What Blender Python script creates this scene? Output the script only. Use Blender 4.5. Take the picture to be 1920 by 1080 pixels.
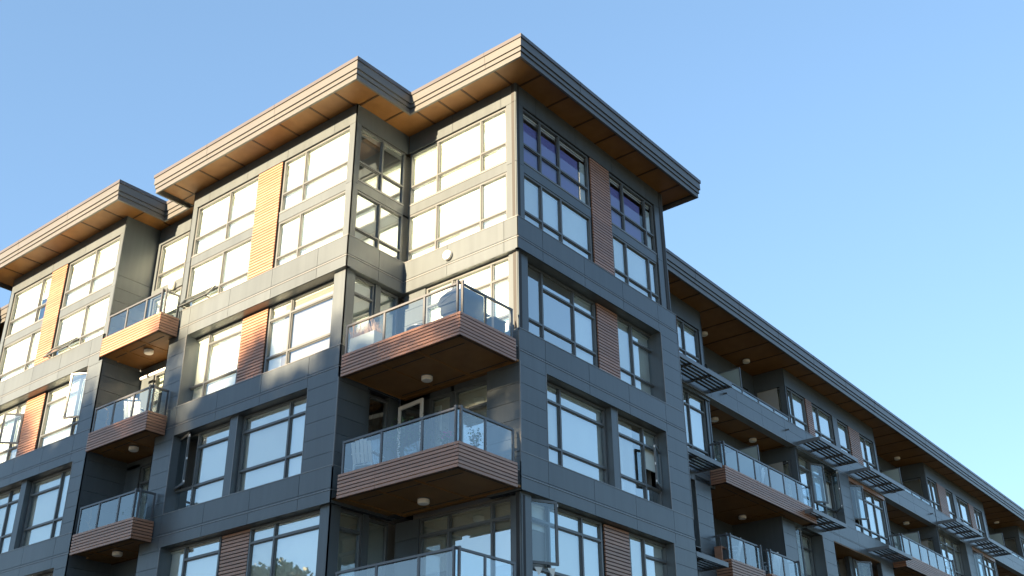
import bpy, math, random
from mathutils import Vector, Matrix
random.seed(7)
for o in list(bpy.data.objects): bpy.data.objects.remove(o)
SC = bpy.context.scene
COL = SC.collection
GZ = 4.1            # survey height of the street; everything is built minus this so the street is z = 0

# ------------------------------------------------------------------ camera
cam_d = bpy.data.cameras.new("camera"); cam = bpy.data.objects.new("camera", cam_d); COL.objects.link(cam)
yaw, pitch, roll = math.radians(38.638), math.radians(27.0984), math.radians(-0.6198)
fw = Vector((-math.sin(yaw)*math.cos(pitch), math.cos(yaw)*math.cos(pitch), math.sin(pitch)))
rt = Vector((math.cos(yaw), math.sin(yaw), 0)); up = rt.cross(fw)
rt2 = rt*math.cos(roll)+up*math.sin(roll); up2 = -rt*math.sin(roll)+up*math.cos(roll)
M = Matrix((rt2, up2, -fw)).transposed().to_4x4(); M.translation = Vector((14.3655, -18.2328, 5.7307-GZ))
cam.matrix_world = M
cam_d.sensor_width = 36; cam_d.lens = 36*2039.534/1920
cam_d.clip_start = .1; cam_d.clip_end = 3000
SC.camera = cam
SC.render.resolution_x, SC.render.resolution_y = 1024, 576

# ------------------------------------------------------------------ sky, sun, exposure
SUN_EL, SUN_AZ = math.radians(11.6), math.radians(183.0)
w = bpy.data.worlds.new("World"); SC.world = w; w.use_nodes = True
nt = w.node_tree; bg = nt.nodes["Background"]
sky = nt.nodes.new("ShaderNodeTexSky"); sky.sky_type = 'NISHITA'; sky.sun_disc = False
sky.sun_elevation = SUN_EL; sky.sun_rotation = SUN_AZ
sky.air_density = 1.0; sky.dust_density = 0.4; sky.ozone_density = 2.2; sky.altitude = 0
gm = nt.nodes.new("ShaderNodeGamma"); gm.inputs[1].default_value = .58      # softer gradient than the clean model sky
tn = nt.nodes.new("ShaderNodeVectorMath"); tn.operation = 'MULTIPLY'; tn.inputs[1].default_value = (.350, .438, .53)
nt.links.new(sky.outputs[0], gm.inputs[0]); nt.links.new(gm.outputs[0], tn.inputs[0]); nt.links.new(tn.outputs[0], bg.inputs[0]); bg.inputs[1].default_value = 0.125
sd = bpy.data.lights.new("sun", 'SUN'); sun = bpy.data.objects.new("sun", sd); COL.objects.link(sun)
sd.energy = 3.7; sd.angle = math.radians(0.6); sd.color = (1.0, 0.75, 0.47)
to_sun = Vector((math.sin(SUN_AZ)*math.cos(SUN_EL), math.cos(SUN_AZ)*math.cos(SUN_EL), math.sin(SUN_EL)))
sun.rotation_euler = to_sun.to_track_quat('Z', 'Y').to_euler(); sun.location = (0, -40, 60)
SC.view_settings.view_transform = 'Standard'; SC.view_settings.look = 'None'
SC.view_settings.gamma = 1; SC.view_settings.exposure = 3.15
SC.cycles.max_bounces = 8; SC.cycles.transparent_max_bounces = 16

# ------------------------------------------------------------------ materials
def mat(name, col, rough=.5, metal=0, spec=.5, vary=.06, vscale=.7, bump=0, bscale=40, fine=.03, isle=0, streak=0):
    m = bpy.data.materials.new(name); m.use_nodes = True
    n, l = m.node_tree.nodes, m.node_tree.links; b = n["Principled BSDF"]
    tc = n.new("ShaderNodeTexCoord")
    no = n.new("ShaderNodeTexNoise"); no.inputs["Scale"].default_value = vscale; no.inputs["Detail"].default_value = 6
    l.new(tc.outputs["Object"], no.inputs["Vector"])
    n2 = n.new("ShaderNodeTexNoise"); n2.inputs["Scale"].default_value = 60; n2.inputs["Detail"].default_value = 3
    l.new(tc.outputs["Object"], n2.inputs["Vector"])
    mr = n.new("ShaderNodeMapRange"); mr.inputs[1].default_value = .3; mr.inputs[2].default_value = .7
    mr.inputs[3].default_value = 1-vary; mr.inputs[4].default_value = 1+vary
    l.new(no.outputs[0], mr.inputs[0])
    mr2 = n.new("ShaderNodeMapRange"); mr2.inputs[1].default_value = .3; mr2.inputs[2].default_value = .7
    mr2.inputs[3].default_value = 1-fine; mr2.inputs[4].default_value = 1+fine
    l.new(n2.outputs[0], mr2.inputs[0])
    mu = n.new("ShaderNodeMath"); mu.operation = 'MULTIPLY'; l.new(mr.outputs[0], mu.inputs[0]); l.new(mr2.outputs[0], mu.inputs[1])
    if isle:                                          # every board / panel / blind its own slight tone
        ge = n.new("ShaderNodeNewGeometry"); m3 = n.new("ShaderNodeMapRange"); m3.inputs[3].default_value = 1-isle; m3.inputs[4].default_value = 1+isle
        l.new(ge.outputs["Random Per Island"], m3.inputs[0]); m4 = n.new("ShaderNodeMath"); m4.operation = 'MULTIPLY'
        l.new(mu.outputs[0], m4.inputs[0]); l.new(m3.outputs[0], m4.inputs[1]); mu = m4
    if streak:                                        # faint rain streaks running down the sheets
        mp = n.new("ShaderNodeMapping"); mp.inputs["Scale"].default_value = (5, 5, .35); n5 = n.new("ShaderNodeTexNoise"); n5.inputs["Scale"].default_value = 1.4; n5.inputs["Detail"].default_value = 5
        l.new(tc.outputs["Object"], mp.inputs[0]); l.new(mp.outputs[0], n5.inputs["Vector"]); m5 = n.new("ShaderNodeMapRange")
        m5.inputs[1].default_value = .35; m5.inputs[2].default_value = .75; m5.inputs[3].default_value = 1+streak*.5; m5.inputs[4].default_value = 1-streak
        l.new(n5.outputs[0], m5.inputs[0]); m6 = n.new("ShaderNodeMath"); m6.operation = 'MULTIPLY'; l.new(mu.outputs[0], m6.inputs[0]); l.new(m5.outputs[0], m6.inputs[1]); mu = m6
    vm = n.new("ShaderNodeVectorMath"); vm.operation = 'SCALE'; vm.inputs[0].default_value = col
    l.new(mu.outputs[0], vm.inputs["Scale"]); l.new(vm.outputs[0], b.inputs["Base Color"])
    b.inputs["Roughness"].default_value = rough; b.inputs["Metallic"].default_value = metal
    b.inputs["Specular IOR Level"].default_value = spec
    if bump:
        bp = n.new("ShaderNodeBump"); bp.inputs["Strength"].default_value = bump; bp.inputs["Distance"].default_value = .01
        n3 = n.new("ShaderNodeTexNoise"); n3.inputs["Scale"].default_value = bscale
        l.new(tc.outputs["Object"], n3.inputs["Vector"]); l.new(n3.outputs[0], bp.inputs["Height"]); l.new(bp.outputs[0], b.inputs["Normal"])
    return m
def wood(name, a, bcol, scale, rough=.55, isle=.12, sp=.35):
    m = bpy.data.materials.new(name); m.use_nodes = True
    n, l = m.node_tree.nodes, m.node_tree.links; b = n["Principled BSDF"]
    tc = n.new("ShaderNodeTexCoord"); mp = n.new("ShaderNodeMapping"); mp.inputs["Scale"].default_value = scale
    l.new(tc.outputs["Object"], mp.inputs["Vector"])
    no = n.new("ShaderNodeTexNoise"); no.inputs["Scale"].default_value = 3; no.inputs["Detail"].default_value = 8; no.inputs["Distortion"].default_value = .4
    l.new(mp.outputs[0], no.inputs["Vector"])
    cr = n.new("ShaderNodeValToRGB"); cr.color_ramp.elements[0].position = .32; cr.color_ramp.elements[1].position = .68
    cr.color_ramp.elements[0].color = (*a, 1); cr.color_ramp.elements[1].color = (*bcol, 1)
    l.new(no.outputs[0], cr.inputs[0])
    ge = n.new("ShaderNodeNewGeometry"); m3 = n.new("ShaderNodeMapRange"); m3.inputs[3].default_value = 1-isle; m3.inputs[4].default_value = 1+isle
    l.new(ge.outputs["Random Per Island"], m3.inputs[0]); vm = n.new("ShaderNodeVectorMath"); vm.operation = 'SCALE'
    l.new(cr.outputs[0], vm.inputs[0]); l.new(m3.outputs[0], vm.inputs["Scale"]); l.new(vm.outputs[0], b.inputs["Base Color"])
    b.inputs["Roughness"].default_value = rough; b.inputs["Specular IOR Level"].default_value = sp
    return m
def glass(name, tint, ior, boost=0.0):
    m = bpy.data.materials.new(name); m.use_nodes = True
    n, l = m.node_tree.nodes, m.node_tree.links; n.clear()
    out = n.new("ShaderNodeOutputMaterial"); mx = n.new("ShaderNodeMixShader")
    tr = n.new("ShaderNodeBsdfTransparent"); tr.inputs[0].default_value = (*tint, 1)
    gl = n.new("ShaderNodeBsdfGlossy"); gl.inputs["Roughness"].default_value = .015; gl.inputs[0].default_value = (.92, .99, 1, 1)
    tc = n.new("ShaderNodeTexCoord"); no = n.new("ShaderNodeTexNoise"); no.inputs["Scale"].default_value = .9; no.inputs["Detail"].default_value = 1
    bp = n.new("ShaderNodeBump"); bp.inputs["Strength"].default_value = .02; bp.inputs["Distance"].default_value = .06
    l.new(tc.outputs["Object"], no.inputs["Vector"]); l.new(no.outputs[0], bp.inputs["Height"]); l.new(bp.outputs[0], gl.inputs["Normal"])
    fr = n.new("ShaderNodeFresnel"); fr.inputs["IOR"].default_value = ior
    ad = n.new("ShaderNodeMath"); ad.operation = 'ADD'; ad.use_clamp = True; ad.inputs[1].default_value = boost
    ge = n.new("ShaderNodeNewGeometry"); rv = n.new("ShaderNodeMapRange"); rv.inputs[3].default_value = boost*.78; rv.inputs[4].default_value = boost*1.16
    l.new(ge.outputs["Random Per Island"], rv.inputs[0]); l.new(rv.outputs[0], ad.inputs[1])      # panes differ a little in coating
    l.new(fr.outputs[0], ad.inputs[0]); l.new(ad.outputs[0], mx.inputs[0]); l.new(tr.outputs[0], mx.inputs[1]); l.new(gl.outputs[0], mx.inputs[2])
    l.new(mx.outputs[0], out.inputs[0]); return m
PANEL = mat("fibre_cement_panel", (.072, .086, .095), .34, vary=.07, vscale=.5, fine=.04, bump=.04, isle=.07, streak=.10)
DARKW = mat("shadow_gap", (.03, .031, .033), .8)
TRIM = mat("edge_trim", (.17, .175, .18), .35, metal=.1)
FRAME = mat("window_frame_metal", (.090, .099, .104), .36)
FASC = mat("fascia_metal", (.088, .089, .087), .38, vary=.04)
CAPM = mat("coping_metal", (.075, .071, .074), .35)
WOODV = wood("timber_cladding", (.245, .118, .068), (.315, .158, .096), (1.2, 1.2, 9), .42, .14, .75)
SOFF = wood("soffit_board", (.180, .080, .019), (.225, .106, .029), (.8, .8, .8), .5)
BATTEN = wood("soffit_batten", (.045, .018, .005), (.06, .026, .007), (.8, .8, .8), .5)
GLASS = glass("window_glass", (.95, .97, .97), 1.6, .33)
GLASS_S = glass("sash_glass", (.72, .82, .86), 1.5, .12)
GLASS_C = glass("clear_window_glass", (.95, .96, .98), 1.45, .04)
BGLASS = glass("balustrade_glass", (.78, .86, .90), 1.6, .12)
FROST = mat("frosted_glass", (.30, .36, .34), .5)
BLIND = mat("blind_fabric", (.80, .83, .79), .9, vary=.04, vscale=.8, isle=.10)
BLIND2 = mat("blind_fabric_shaded", (.50, .54, .50), .9, vary=.05, isle=.15)  # greyer copy of the blind fabric, shade of recessed windows put into its colour
VIOLET = mat("violet_blind_fabric", (.235, .235, .52), .9, vary=.03)
ROOM = mat("interior_plaster", (.30, .29, .27), .9)
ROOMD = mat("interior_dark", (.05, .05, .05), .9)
WHITE = mat("lamp_opal", (.78, .74, .66), .4)
METAL = mat("rail_metal", (.085, .09, .097), .35, metal=.1)
LOUV = mat("sunshade_metal", (.12, .13, .14), .35, metal=.1)
BATTEN2 = wood("balcony_batten", (.21, .10, .026), (.26, .125, .034), (.8, .8, .8), .5)
LOUVB = mat("sunshade_blade", (.045, .048, .05), .4)
CONC = mat("balcony_deck", (.3, .3, .29), .8)
STEEL = mat("steel", (.6, .6, .6), .25, metal=1)
BLACK = mat("black_enamel", (.03, .03, .035), .35)
PVC = mat("white_plastic", (.75, .75, .73), .5)
LEAF = mat("leaf", (.07, .11, .04), .6, vary=.3, vscale=6)
GRASSM = mat("dried_grass", (.40, .27, .2), .8, vary=.3, vscale=9)
POT = mat("planter_grey", (.32, .33, .34), .6)
BARK = mat("bark", (.12, .09, .06), .9)
PINK = mat("petal", (.65, .12, .3), .6)
STRAW = mat("wicker", (.28, .19, .11), .8, vary=.2, vscale=20)
CARD = mat("paper", (.6, .58, .52), .8)

# ------------------------------------------------------------------ mesh builder
class FR:
    """facade frame: u runs along the wall, d points outward, z is height"""
    def __init__(s, kind, base): s.k, s.b = kind, base
    def p(s, u, d, z):
        if s.k == 'L': return (u, s.b-d, z)
        if s.k == 'R': return (s.b+d, u, z)
        if s.k == 'K': return (s.b-d, u, z)
        if s.k == 'N': return (u, s.b+d, z)
W = FR('N', 0)     # plain world axes: u = x, d = y
XF = [None]
WING = Matrix.Translation((0, 7.5, 0)) @ Matrix.Rotation(math.radians(.38), 4, 'Z') @ Matrix.Translation((0, -7.5, 0))
class MB:
    def __init__(s): s.v, s.f, s.m, s.mats = [], [], [], []
    def mi(s, m):
        if m not in s.mats: s.mats.append(m)
        return s.mats.index(m)
    def add(s, pts, faces, m):
        b = len(s.v); s.v += [tuple(p) for p in pts]; k = s.mi(m)
        for f in faces: s.f.append([b+i for i in f]); s.m.append(k)
    def hexa(s, p, m): s.add(p, [(0,3,2,1),(4,5,6,7),(0,1,5,4),(1,2,6,5),(2,3,7,6),(3,0,4,7)], m)
    def box(s, F, u0, u1, d0, d1, z0, z1, m):
        q = [(u0,d0),(u1,d0),(u1,d1),(u0,d1)]
        s.hexa([F.p(a,b,z0) for a,b in q]+[F.p(a,b,z1) for a,b in q], m)
    def obox(s, F, a, b, t, z0, z1, m):            # plate from (u,d)=a to b, thickness t
        dx, dy = b[0]-a[0], b[1]-a[1]; L = math.hypot(dx, dy) or 1; nx, ny = -dy/L*t/2, dx/L*t/2
        q = [(a[0]+nx,a[1]+ny),(b[0]+nx,b[1]+ny),(b[0]-nx,b[1]-ny),(a[0]-nx,a[1]-ny)]
        s.hexa([F.p(x,y,z0) for x,y in q]+[F.p(x,y,z1) for x,y in q], m)
    def prism_u(s, F, prof, u0, u1, m):            # (d,z) profile swept along u
        n = len(prof); P = [F.p(u0,d,z) for d,z in prof]+[F.p(u1,d,z) for d,z in prof]
        s.add(P, [tuple(range(n)), tuple(range(2*n-1,n-1,-1))]+[(i,(i+1)%n,n+(i+1)%n,n+i) for i in range(n)], m)
    def poly(s, pts, z0, z1, m):
        n = len(pts); P = [(x,y,z0) for x,y in pts]+[(x,y,z1) for x,y in pts]
        s.add(P, [tuple(range(n-1,-1,-1)), tuple(range(n,2*n))]+[(i,(i+1)%n,n+(i+1)%n,n+i) for i in range(n)], m)
    def ring(s, po, pi, z0, z1, m):
        n = len(po); P = [(x,y,z) for z in (z0,z1) for L in (po,pi) for x,y in L]
        f = []
        for i in range(n):
            j = (i+1)%n
            f += [(i,j,2*n+j,2*n+i),(n+j,n+i,3*n+i,3*n+j),(i,n+i,n+j,j),(2*n+i,2*n+j,3*n+j,3*n+i)]
        s.add(P, f, m)
    def cyl(s, a, b, r0, r1, m, n=16, caps=True):
        a, b = Vector(a), Vector(b); ax = (b-a).normalized()
        t = ax.cross(Vector((0,0,1)) if abs(ax.z) < .9 else Vector((1,0,0))).normalized(); q = ax.cross(t)
        P = []
        for c, r in ((a,r0),(b,r1)):
            for i in range(n):
                th = 2*math.pi*i/n; P.append(c+t*math.cos(th)*r+q*math.sin(th)*r)
        f = [(i,(i+1)%n,n+(i+1)%n,n+i) for i in range(n)]
        if caps: f += [tuple(range(n-1,-1,-1)), tuple(range(n,2*n))]
        s.add(P, f, m)
    def quad(s, p, m): s.add(p, [(0,1,2,3)], m)
    def build(s, name, parent=None, bevel=0, smooth=False, **kw):
        if not s.v: return None
        me = bpy.data.meshes.new(name)
        vs = [Vector(v) for v in s.v]
        if XF[0]: vs = [XF[0] @ v for v in vs]
        me.from_pydata([(v.x, v.y, v.z-GZ) for v in vs], [], s.f)
        for m in s.mats: me.materials.append(m)
        me.polygons.foreach_set("material_index", s.m)
        if smooth: me.polygons.foreach_set("use_smooth", [True]*len(s.f))
        me.update()
        o = bpy.data.objects.new(name, me); COL.objects.link(o)
        if parent: o.parent = parent
        if bevel:
            b = o.modifiers.new("bevel", 'BEVEL'); b.width = bevel; b.segments = 1; b.limit_method = 'ANGLE'
        for k, v in kw.items(): o[k] = v
        return o
def empty(name, loc, label, cat, group=None):
    o = bpy.data.objects.new(name, None); COL.objects.link(o); o.location = (loc[0], loc[1], loc[2]-GZ)
    o['label'] = label; o['category'] = cat
    if group: o['group'] = group
    return o
def adopt(o, root):                                  # meshes are modelled in world space; keep them there under a root that is not at the origin
    o.parent = root; o.matrix_parent_inverse = Matrix.Translation(root.location).inverted()
def thing(name, loc, label, cat, parts, group=None):
    r = empty(name, loc, label, cat, group)
    if XF[0]: 
        q = XF[0] @ Vector(loc); r.location = (q.x, q.y, q.z-GZ)
    for pn, mb in parts:
        o = mb.build(pn)
        if o: adopt(o, r)
    return r

BLD = empty("apartment_building", (0, 0, GZ), "dark grey panelled apartment building with timber balconies and deep overhanging flat roofs", "building")

# ------------------------------------------------------------------ facade pieces
def panels(mb, F, u0, u1, z0, z1, us=(), zs=(), d=0, t=.03, g=.005, m=PANEL, back=.16):
    U = [u0]+sorted(x for x in us if u0+.08 < x < u1-.08)+[u1]
    Z = [z0]+sorted(x for x in zs if z0+.05 < x < z1-.05)+[z1]
    for i in range(len(U)-1):
        for j in range(len(Z)-1):
            a = U[i]+(g if i else 0); b = U[i+1]-(g if i < len(U)-2 else 0)
            c = Z[j]+(g if j else 0); e = Z[j+1]-(g if j < len(Z)-2 else 0)
            mb.box(F, a, b, d-t, d, c, e, m)
    mb.box(F, u0+.002, u1-.002, d-t-back, d-t-.001, z0+.002, z1-.002, DARKW)
def slats(mb, F, u0, u1, d, z0, z1, m=WOODV, pitch=.09, t=.035, gap=.026, back=True):
    n = max(1, round((z1-z0)/pitch)); p = (z1-z0)/n
    for i in range(n): mb.box(F, u0, u1, d-t, d, z0+i*p+gap/2, z0+(i+1)*p-gap/2, m)
    if back: mb.box(F, u0+.003, u1-.003, d-t-.08, d-t-.001, z0, z1, DARKW)
SASH = .055
def window(F, u0, u1, z0, z1, d, mulls=(), trans=(), blind=1.0, bm=None, skip=None, parent=None, room=True, beads=True, gm=None):
    """trans: (z, ua, ub) bars; mulls: u or (u, za, zb); skip: (ua,ub,za,zb) light whose glass is left out"""
    f = MB(); s = SASH; t = .09
    f.box(F, u0, u1, d-t, d, z1-s, z1, FRAME); f.box(F, u0, u1, d-t, d, z0, z0+s, FRAME)
    f.box(F, u0, u0+s, d-t, d-.001, z0+s, z1-s, FRAME); f.box(F, u1-s, u1, d-t, d-.001, z0+s, z1-s, FRAME)
    ms = [(x, z0, z1) if not isinstance(x, tuple) else x for x in mulls]
    for u, a, b in ms: f.box(F, u-s/2, u+s/2, d-t, d-.002, a+s*(a == z0), b-s*(b == z1), FRAME)
    ts = [(x, u0, u1) if not isinstance(x, tuple) else x for x in trans]
    for z, a, b in ts: f.box(F, a+s*.5, b-s*.5, d-t, d-.003, z-s/2, z+s/2, FRAME)
    # glazing beads round each light
    if beads:
        zs = sorted(set([z0, z1]+[z for z, a, b in ts])); us = sorted(set([u0, u1]+[u for u, a, b in ms]))
        for i in range(len(us)-1):
            c = (us[i]+us[i+1])/2; zz = [z0]+sorted(z for z, a, b in ts if a < c < b)+[z1]
            for j in range(len(zz)-1):
                a, b = us[i]+s/2, us[i+1]-s/2; e, g = zz[j]+s/2, zz[j+1]-s/2
                w_ = .022
                f.box(F, a, b, d-.06, d-.035, g-w_, g, FRAME); f.box(F, a, b, d-.06, d-.035, e, e+w_, FRAME)
                f.box(F, a, a+w_+.006*(i == 0), d-.06, d-.036, e, g, FRAME); f.box(F, b-w_, b, d-.06, d-.036, e, g, FRAME)
    wo = f.build("window", parent or BLD)
    pn = MB(); dg = d-.055
    us = sorted(set([u0, u1]+[u for u, a, b in ms]))
    for i in range(len(us)-1):
        c = (us[i]+us[i+1])/2; zz = [z0]+sorted(z for z, a, b in ts if a < c < b)+[z1]
        for j in range(len(zz)-1):
            if skip and skip[0]-.05 < us[i] and us[i+1] < skip[1]+.05 and skip[2]-.05 < zz[j] and zz[j+1] < skip[3]+.05: continue
            pn.quad([F.p(us[i]+.02, dg, zz[j]+.02), F.p(us[i+1]-.02, dg, zz[j]+.02), F.p(us[i+1]-.02, dg, zz[j+1]-.02), F.p(us[i]+.02, dg, zz[j+1]-.02)], gm or GLASS)
    pn.build("pane", wo)
    bl = bm or BLIND
    if blind:
        b = MB(); db = d-.135
        u = u0+.03
        cuts = [u0]+[x for x, a, c in ms if c-a > .8*(z1-z0)]+[u1]
        fr = blind if isinstance(blind, (list, tuple)) else [blind]*(len(cuts)-1)
        for i in range(len(cuts)-1):
            k = fr[min(i, len(fr)-1)]
            if not k: continue
            if k == 'v':                              # vertical strip blind
                nn = int((cuts[i+1]-cuts[i])*.72/.075)
                for j in range(nn):
                    uu = cuts[i]+.03+j*.075; b.obox(F, (uu, db-.01), (uu+.066, db+.022), .004, z0+.04, z1-.06, bl)
                continue
            zb = z1-.02-(z1-z0-.04)*k
            b.box(F, cuts[i]+.012, cuts[i+1]-.012, db-.006, db, zb, z1-.03, bl)
            b.box(F, cuts[i]+.012, cuts[i+1]-.012, db-.012, db+.006, zb, zb+.03, bl)
            b.box(F, cuts[i]+.02, cuts[i+1]-.02, db-.05, db+.04, z1-.10, z1-.03, bl)
        b.build("blind", wo)
    if room:
        r = MB(); a, b_, dd, D = u0-.0, u1+.0, d-.30, d-2.6
        r.quad([F.p(a,D,z0-.1),F.p(b_,D,z0-.1),F.p(b_,D,z1+.15),F.p(a,D,z1+.15)], ROOM)
        r.quad([F.p(a,dd,z0-.1),F.p(a,D,z0-.1),F.p(a,D,z1+.15),F.p(a,dd,z1+.15)], ROOM)
        r.quad([F.p(b_,dd,z0-.1),F.p(b_,D,z0-.1),F.p(b_,D,z1+.15),F.p(b_,dd,z1+.15)], ROOM)
        r.quad([F.p(a,dd,z1+.15),F.p(b_,dd,z1+.15),F.p(b_,D,z1+.15),F.p(a,D,z1+.15)], ROOM)
        r.quad([F.p(a,dd,z0-.1),F.p(b_,dd,z0-.1),F.p(b_,D,z0-.1),F.p(a,D,z0-.1)], ROOMD)
        r.build("room", wo)
    return wo
def sash(F, hinge, free, z0, z1, parent=None, t=.05, w_=.06):
    m = MB(); L = math.hypot(free[0]-hinge[0], free[1]-hinge[1]); k = w_/L
    def lp(q): return (hinge[0]+(free[0]-hinge[0])*q, hinge[1]+(free[1]-hinge[1])*q)
    m.obox(F, lp(0), lp(k), t, z0, z1, FRAME); m.obox(F, lp(1-k), lp(1), t, z0, z1, FRAME)
    m.obox(F, lp(k), lp(1-k), t-.002, z1-w_, z1, FRAME); m.obox(F, lp(k), lp(1-k), t-.002, z0, z0+w_, FRAME)
    o = m.build("open_sash", parent or BLD)
    g = MB(); a, b = lp(k*.8), lp(1-k*.8)
    g.quad([F.p(*a, z0+w_*.8), F.p(*b, z0+w_*.8), F.p(*b, z1-w_*.8), F.p(*a, z1-w_*.8)], GLASS_S); g.build("pane", o)
    h = MB()
    for q in (.06, .5, .94): h.obox(F, lp(1.0), lp(1.03), .03, z0+(z1-z0)*q-.03, z0+(z1-z0)*q+.03, PVC)
    h.build("latch", o)
    return o
def awning(F, u0, u1, z0, z1, d, out):
    m = MB(); t = .045
    def bar(za, zb, ua, ub):
        f = lambda z: d+out*(z1-z)/(z1-z0)
        m.prism_u(F, [(f(za), za), (f(za)+t, za+.01), (f(zb)+t, zb+.01), (f(zb), zb)], ua, ub, FRAME)
    bar(z0, z0+.06, u0, u1); bar(z1-.06, z1, u0, u1); bar(z0+.06, z1-.06, u0, u0+.06); bar(z0+.06, z1-.06, u1-.06, u1)
    o = m.build("awning_sash", BLD); g = MB(); f = lambda z: d+.02+out*(z1-z)/(z1-z0)
    g.quad([F.p(u0+.05, f(z0+.05), z0+.05), F.p(u1-.05, f(z0+.05), z0+.05), F.p(u1-.05, f(z1-.05), z1-.05), F.p(u0+.05, f(z1-.05), z1-.05)], GLASS); g.build("pane", o)
    s_ = MB()
    for u in (u0+.12, u1-.2): s_.box(F, u, u+.1, d+.01, d+out*.9, z0+.0, z0+.03, STEEL)
    s_.build("stay", o)
def lamp(c, axis=(0,0,-1), r=.135, h=.13, parent=None):
    c = Vector(c); ax = Vector(axis); m = MB()
    m.cyl(c, c+ax*.03, r*1.04, r*1.04, METAL, 24)
    m.cyl(c+ax*.03, c+ax*(h-.02), r, r, WHITE, 24, False); m.cyl(c+ax*(h-.02), c+ax*h, r, r*.86, WHITE, 24)
    m.cyl(c+ax*h*.5, c+ax*(h*.5+.014), r*1.02, r*1.02, PVC, 24)
    m.build("ceiling_lamp" if abs(ax.z) > .5 else "wall_lamp", parent or BLD)

L6, L5, L4, L3 = 19.05, 16.0, 12.96, 9.92
def hj(L): return [L-.37-.44*i for i in range(7)]
HALL = hj(22.1)+hj(19.05)+hj(16.0)+hj(12.96)
def groove(mb, F, u0, u1, L, d=0):
    mb.box(F, u0, u1, d-.04, d+.012, L-.012, L+.006, TRIM)
    mb.box(F, u0, u1, d-.05, d-.012, L+.006, L+.045, DARKW)
def corner_trim(mb, F, u, z0, z1, d=0, w_=.022):
    mb.box(F, u-w_/2, u+w_/2, d-.02, d+.006, z0, z1, TRIM)

LOFT_T, SP_T, SP_B, LOFT_B = 23.24, 21.52, 21.20, 19.66
def loft(F, cols, wins, woods, u0, u1, de=-.12, top=23.86, vj=()):
    """double-height loft storey: header, corner columns, two rows of windows with spandrel, timber strips"""
    m = MB()
    panels(m, F, u0, u1, LOFT_T+.02, top+.05, vj, (), de, back=.1)
    for a, b in cols:
        panels(m, F, a, b, 19.5, LOFT_T+.012, (), (21.36,), de, back=.1)
    for a, b, _ in wins: 
        m.box(F, a, b, de-.10, de-.035, SP_B+.005, SP_T-.005, PANEL)
        m.box(F, a, b, de-.10, de-.02, SP_T-.03, SP_T+.004, TRIM)
        m.box(F, a, b, de-.12, de-.02, 19.52, LOFT_B, FRAME)
    m.build("wall", BLD)
    for a, b in woods:
        s = MB(); slats(s, F, a, b, de-.005, 19.6, LOFT_T+.005); s.build("timber_panel", BLD)
    for a, b, mu in wins:
        window(F, a, b, SP_T, LOFT_T, de-.05, mu, (22.13,), **WOPT.pop(0))
        window(F, a, b, LOFT_B, SP_B, de-.05, mu, (20.07,), **WOPT.pop(0))
# ------------------------------------------------------------------ RIGHT TOWER FACE
R = FR('R', 0); Lm = FR('L', 0); B2 = FR('L', -2.04); B2R = FR('R', -3.9); B3 = FR('L', -2.6); B3R = FR('R', -13.78); B3T = FR('R', -13.98); LK = FR('L', -1.25)
vjR = (1.0, 2.82, 4.64, 6.46)
WOPT = [dict(blind=.07, gm=GLASS_C), dict(blind=1), dict(blind=.07, gm=GLASS_C), dict(blind=[1, 1, .9])]
loft(R, [(.10, .43), (6.94, 7.42)], [(.45, 3.48, (1.25, 2.1)), (4.52, 6.92, (5.25, 6.46))], [(3.53, 4.48)], .10, 7.42, vj=vjR)
m = MB()                                              # privacy screens behind the upper lights
m.box(R, .5, 3.1, -.30, -.28, SP_T+.04, 22.92, VIOLET); m.box(R, 4.6, 6.3, -.30, -.28, SP_T+.04, 22.92, VIOLET)
m.box(R, 3.2, 3.44, -.30, -.28, SP_T+.04, 22.98, BLIND2); m.box(R, 6.5, 6.88, -.30, -.28, SP_T+.04, 22.98, BLIND2)
m.build("privacy_blind", BLD)
def bands(F, u0, u1, vj, levels=((18.74, 19.63),), extra=()):
    m = MB()
    for a, b in levels:
        L = [x for x in (L6, L5, L4, L3, 6.88) if a < x < b]
        panels(m, F, u0, u1, a, b, vj, [L[0]-.012, L[0]+.045] if L else (), 0, g=.006)
        if L: groove(m, F, u0, u1, L[0])
        m.box(F, u0, u1, -.16, .010, b-.001, b+.018, TRIM)
    return m
m = bands(R, 0, 7.5, vjR, ((18.74, 19.63), (15.72, 16.56), (12.66, 13.53), (9.60, 10.50)))
# solid fields beside the recessed openings
panels(m, R, 6.52, 7.5, 16.56, 18.74, (), HALL); corner_trim(m, R, 6.53, 16.56, 18.74)
panels(m, R, 0, 1.0, 13.53, 15.72, (), HALL); panels(m, R, 6.40, 7.5, 13.53, 15.72, (), HALL); corner_trim(m, R, 1.01, 13.53, 15.72); corner_trim(m, R, 6.41, 13.53, 15.72)
panels(m, R, 6.36, 7.5, 10.50, 12.66, (), HALL); corner_trim(m, R, 6.37, 10.5, 12.66)
panels(m, R, 0, 7.5, GZ, 9.60, vjR, [GZ+.44*i for i in range(13)])
corner_trim(m, R, .012, 13.53, 15.72); corner_trim(m, R, 7.488, 13.5, 18.7)
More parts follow.
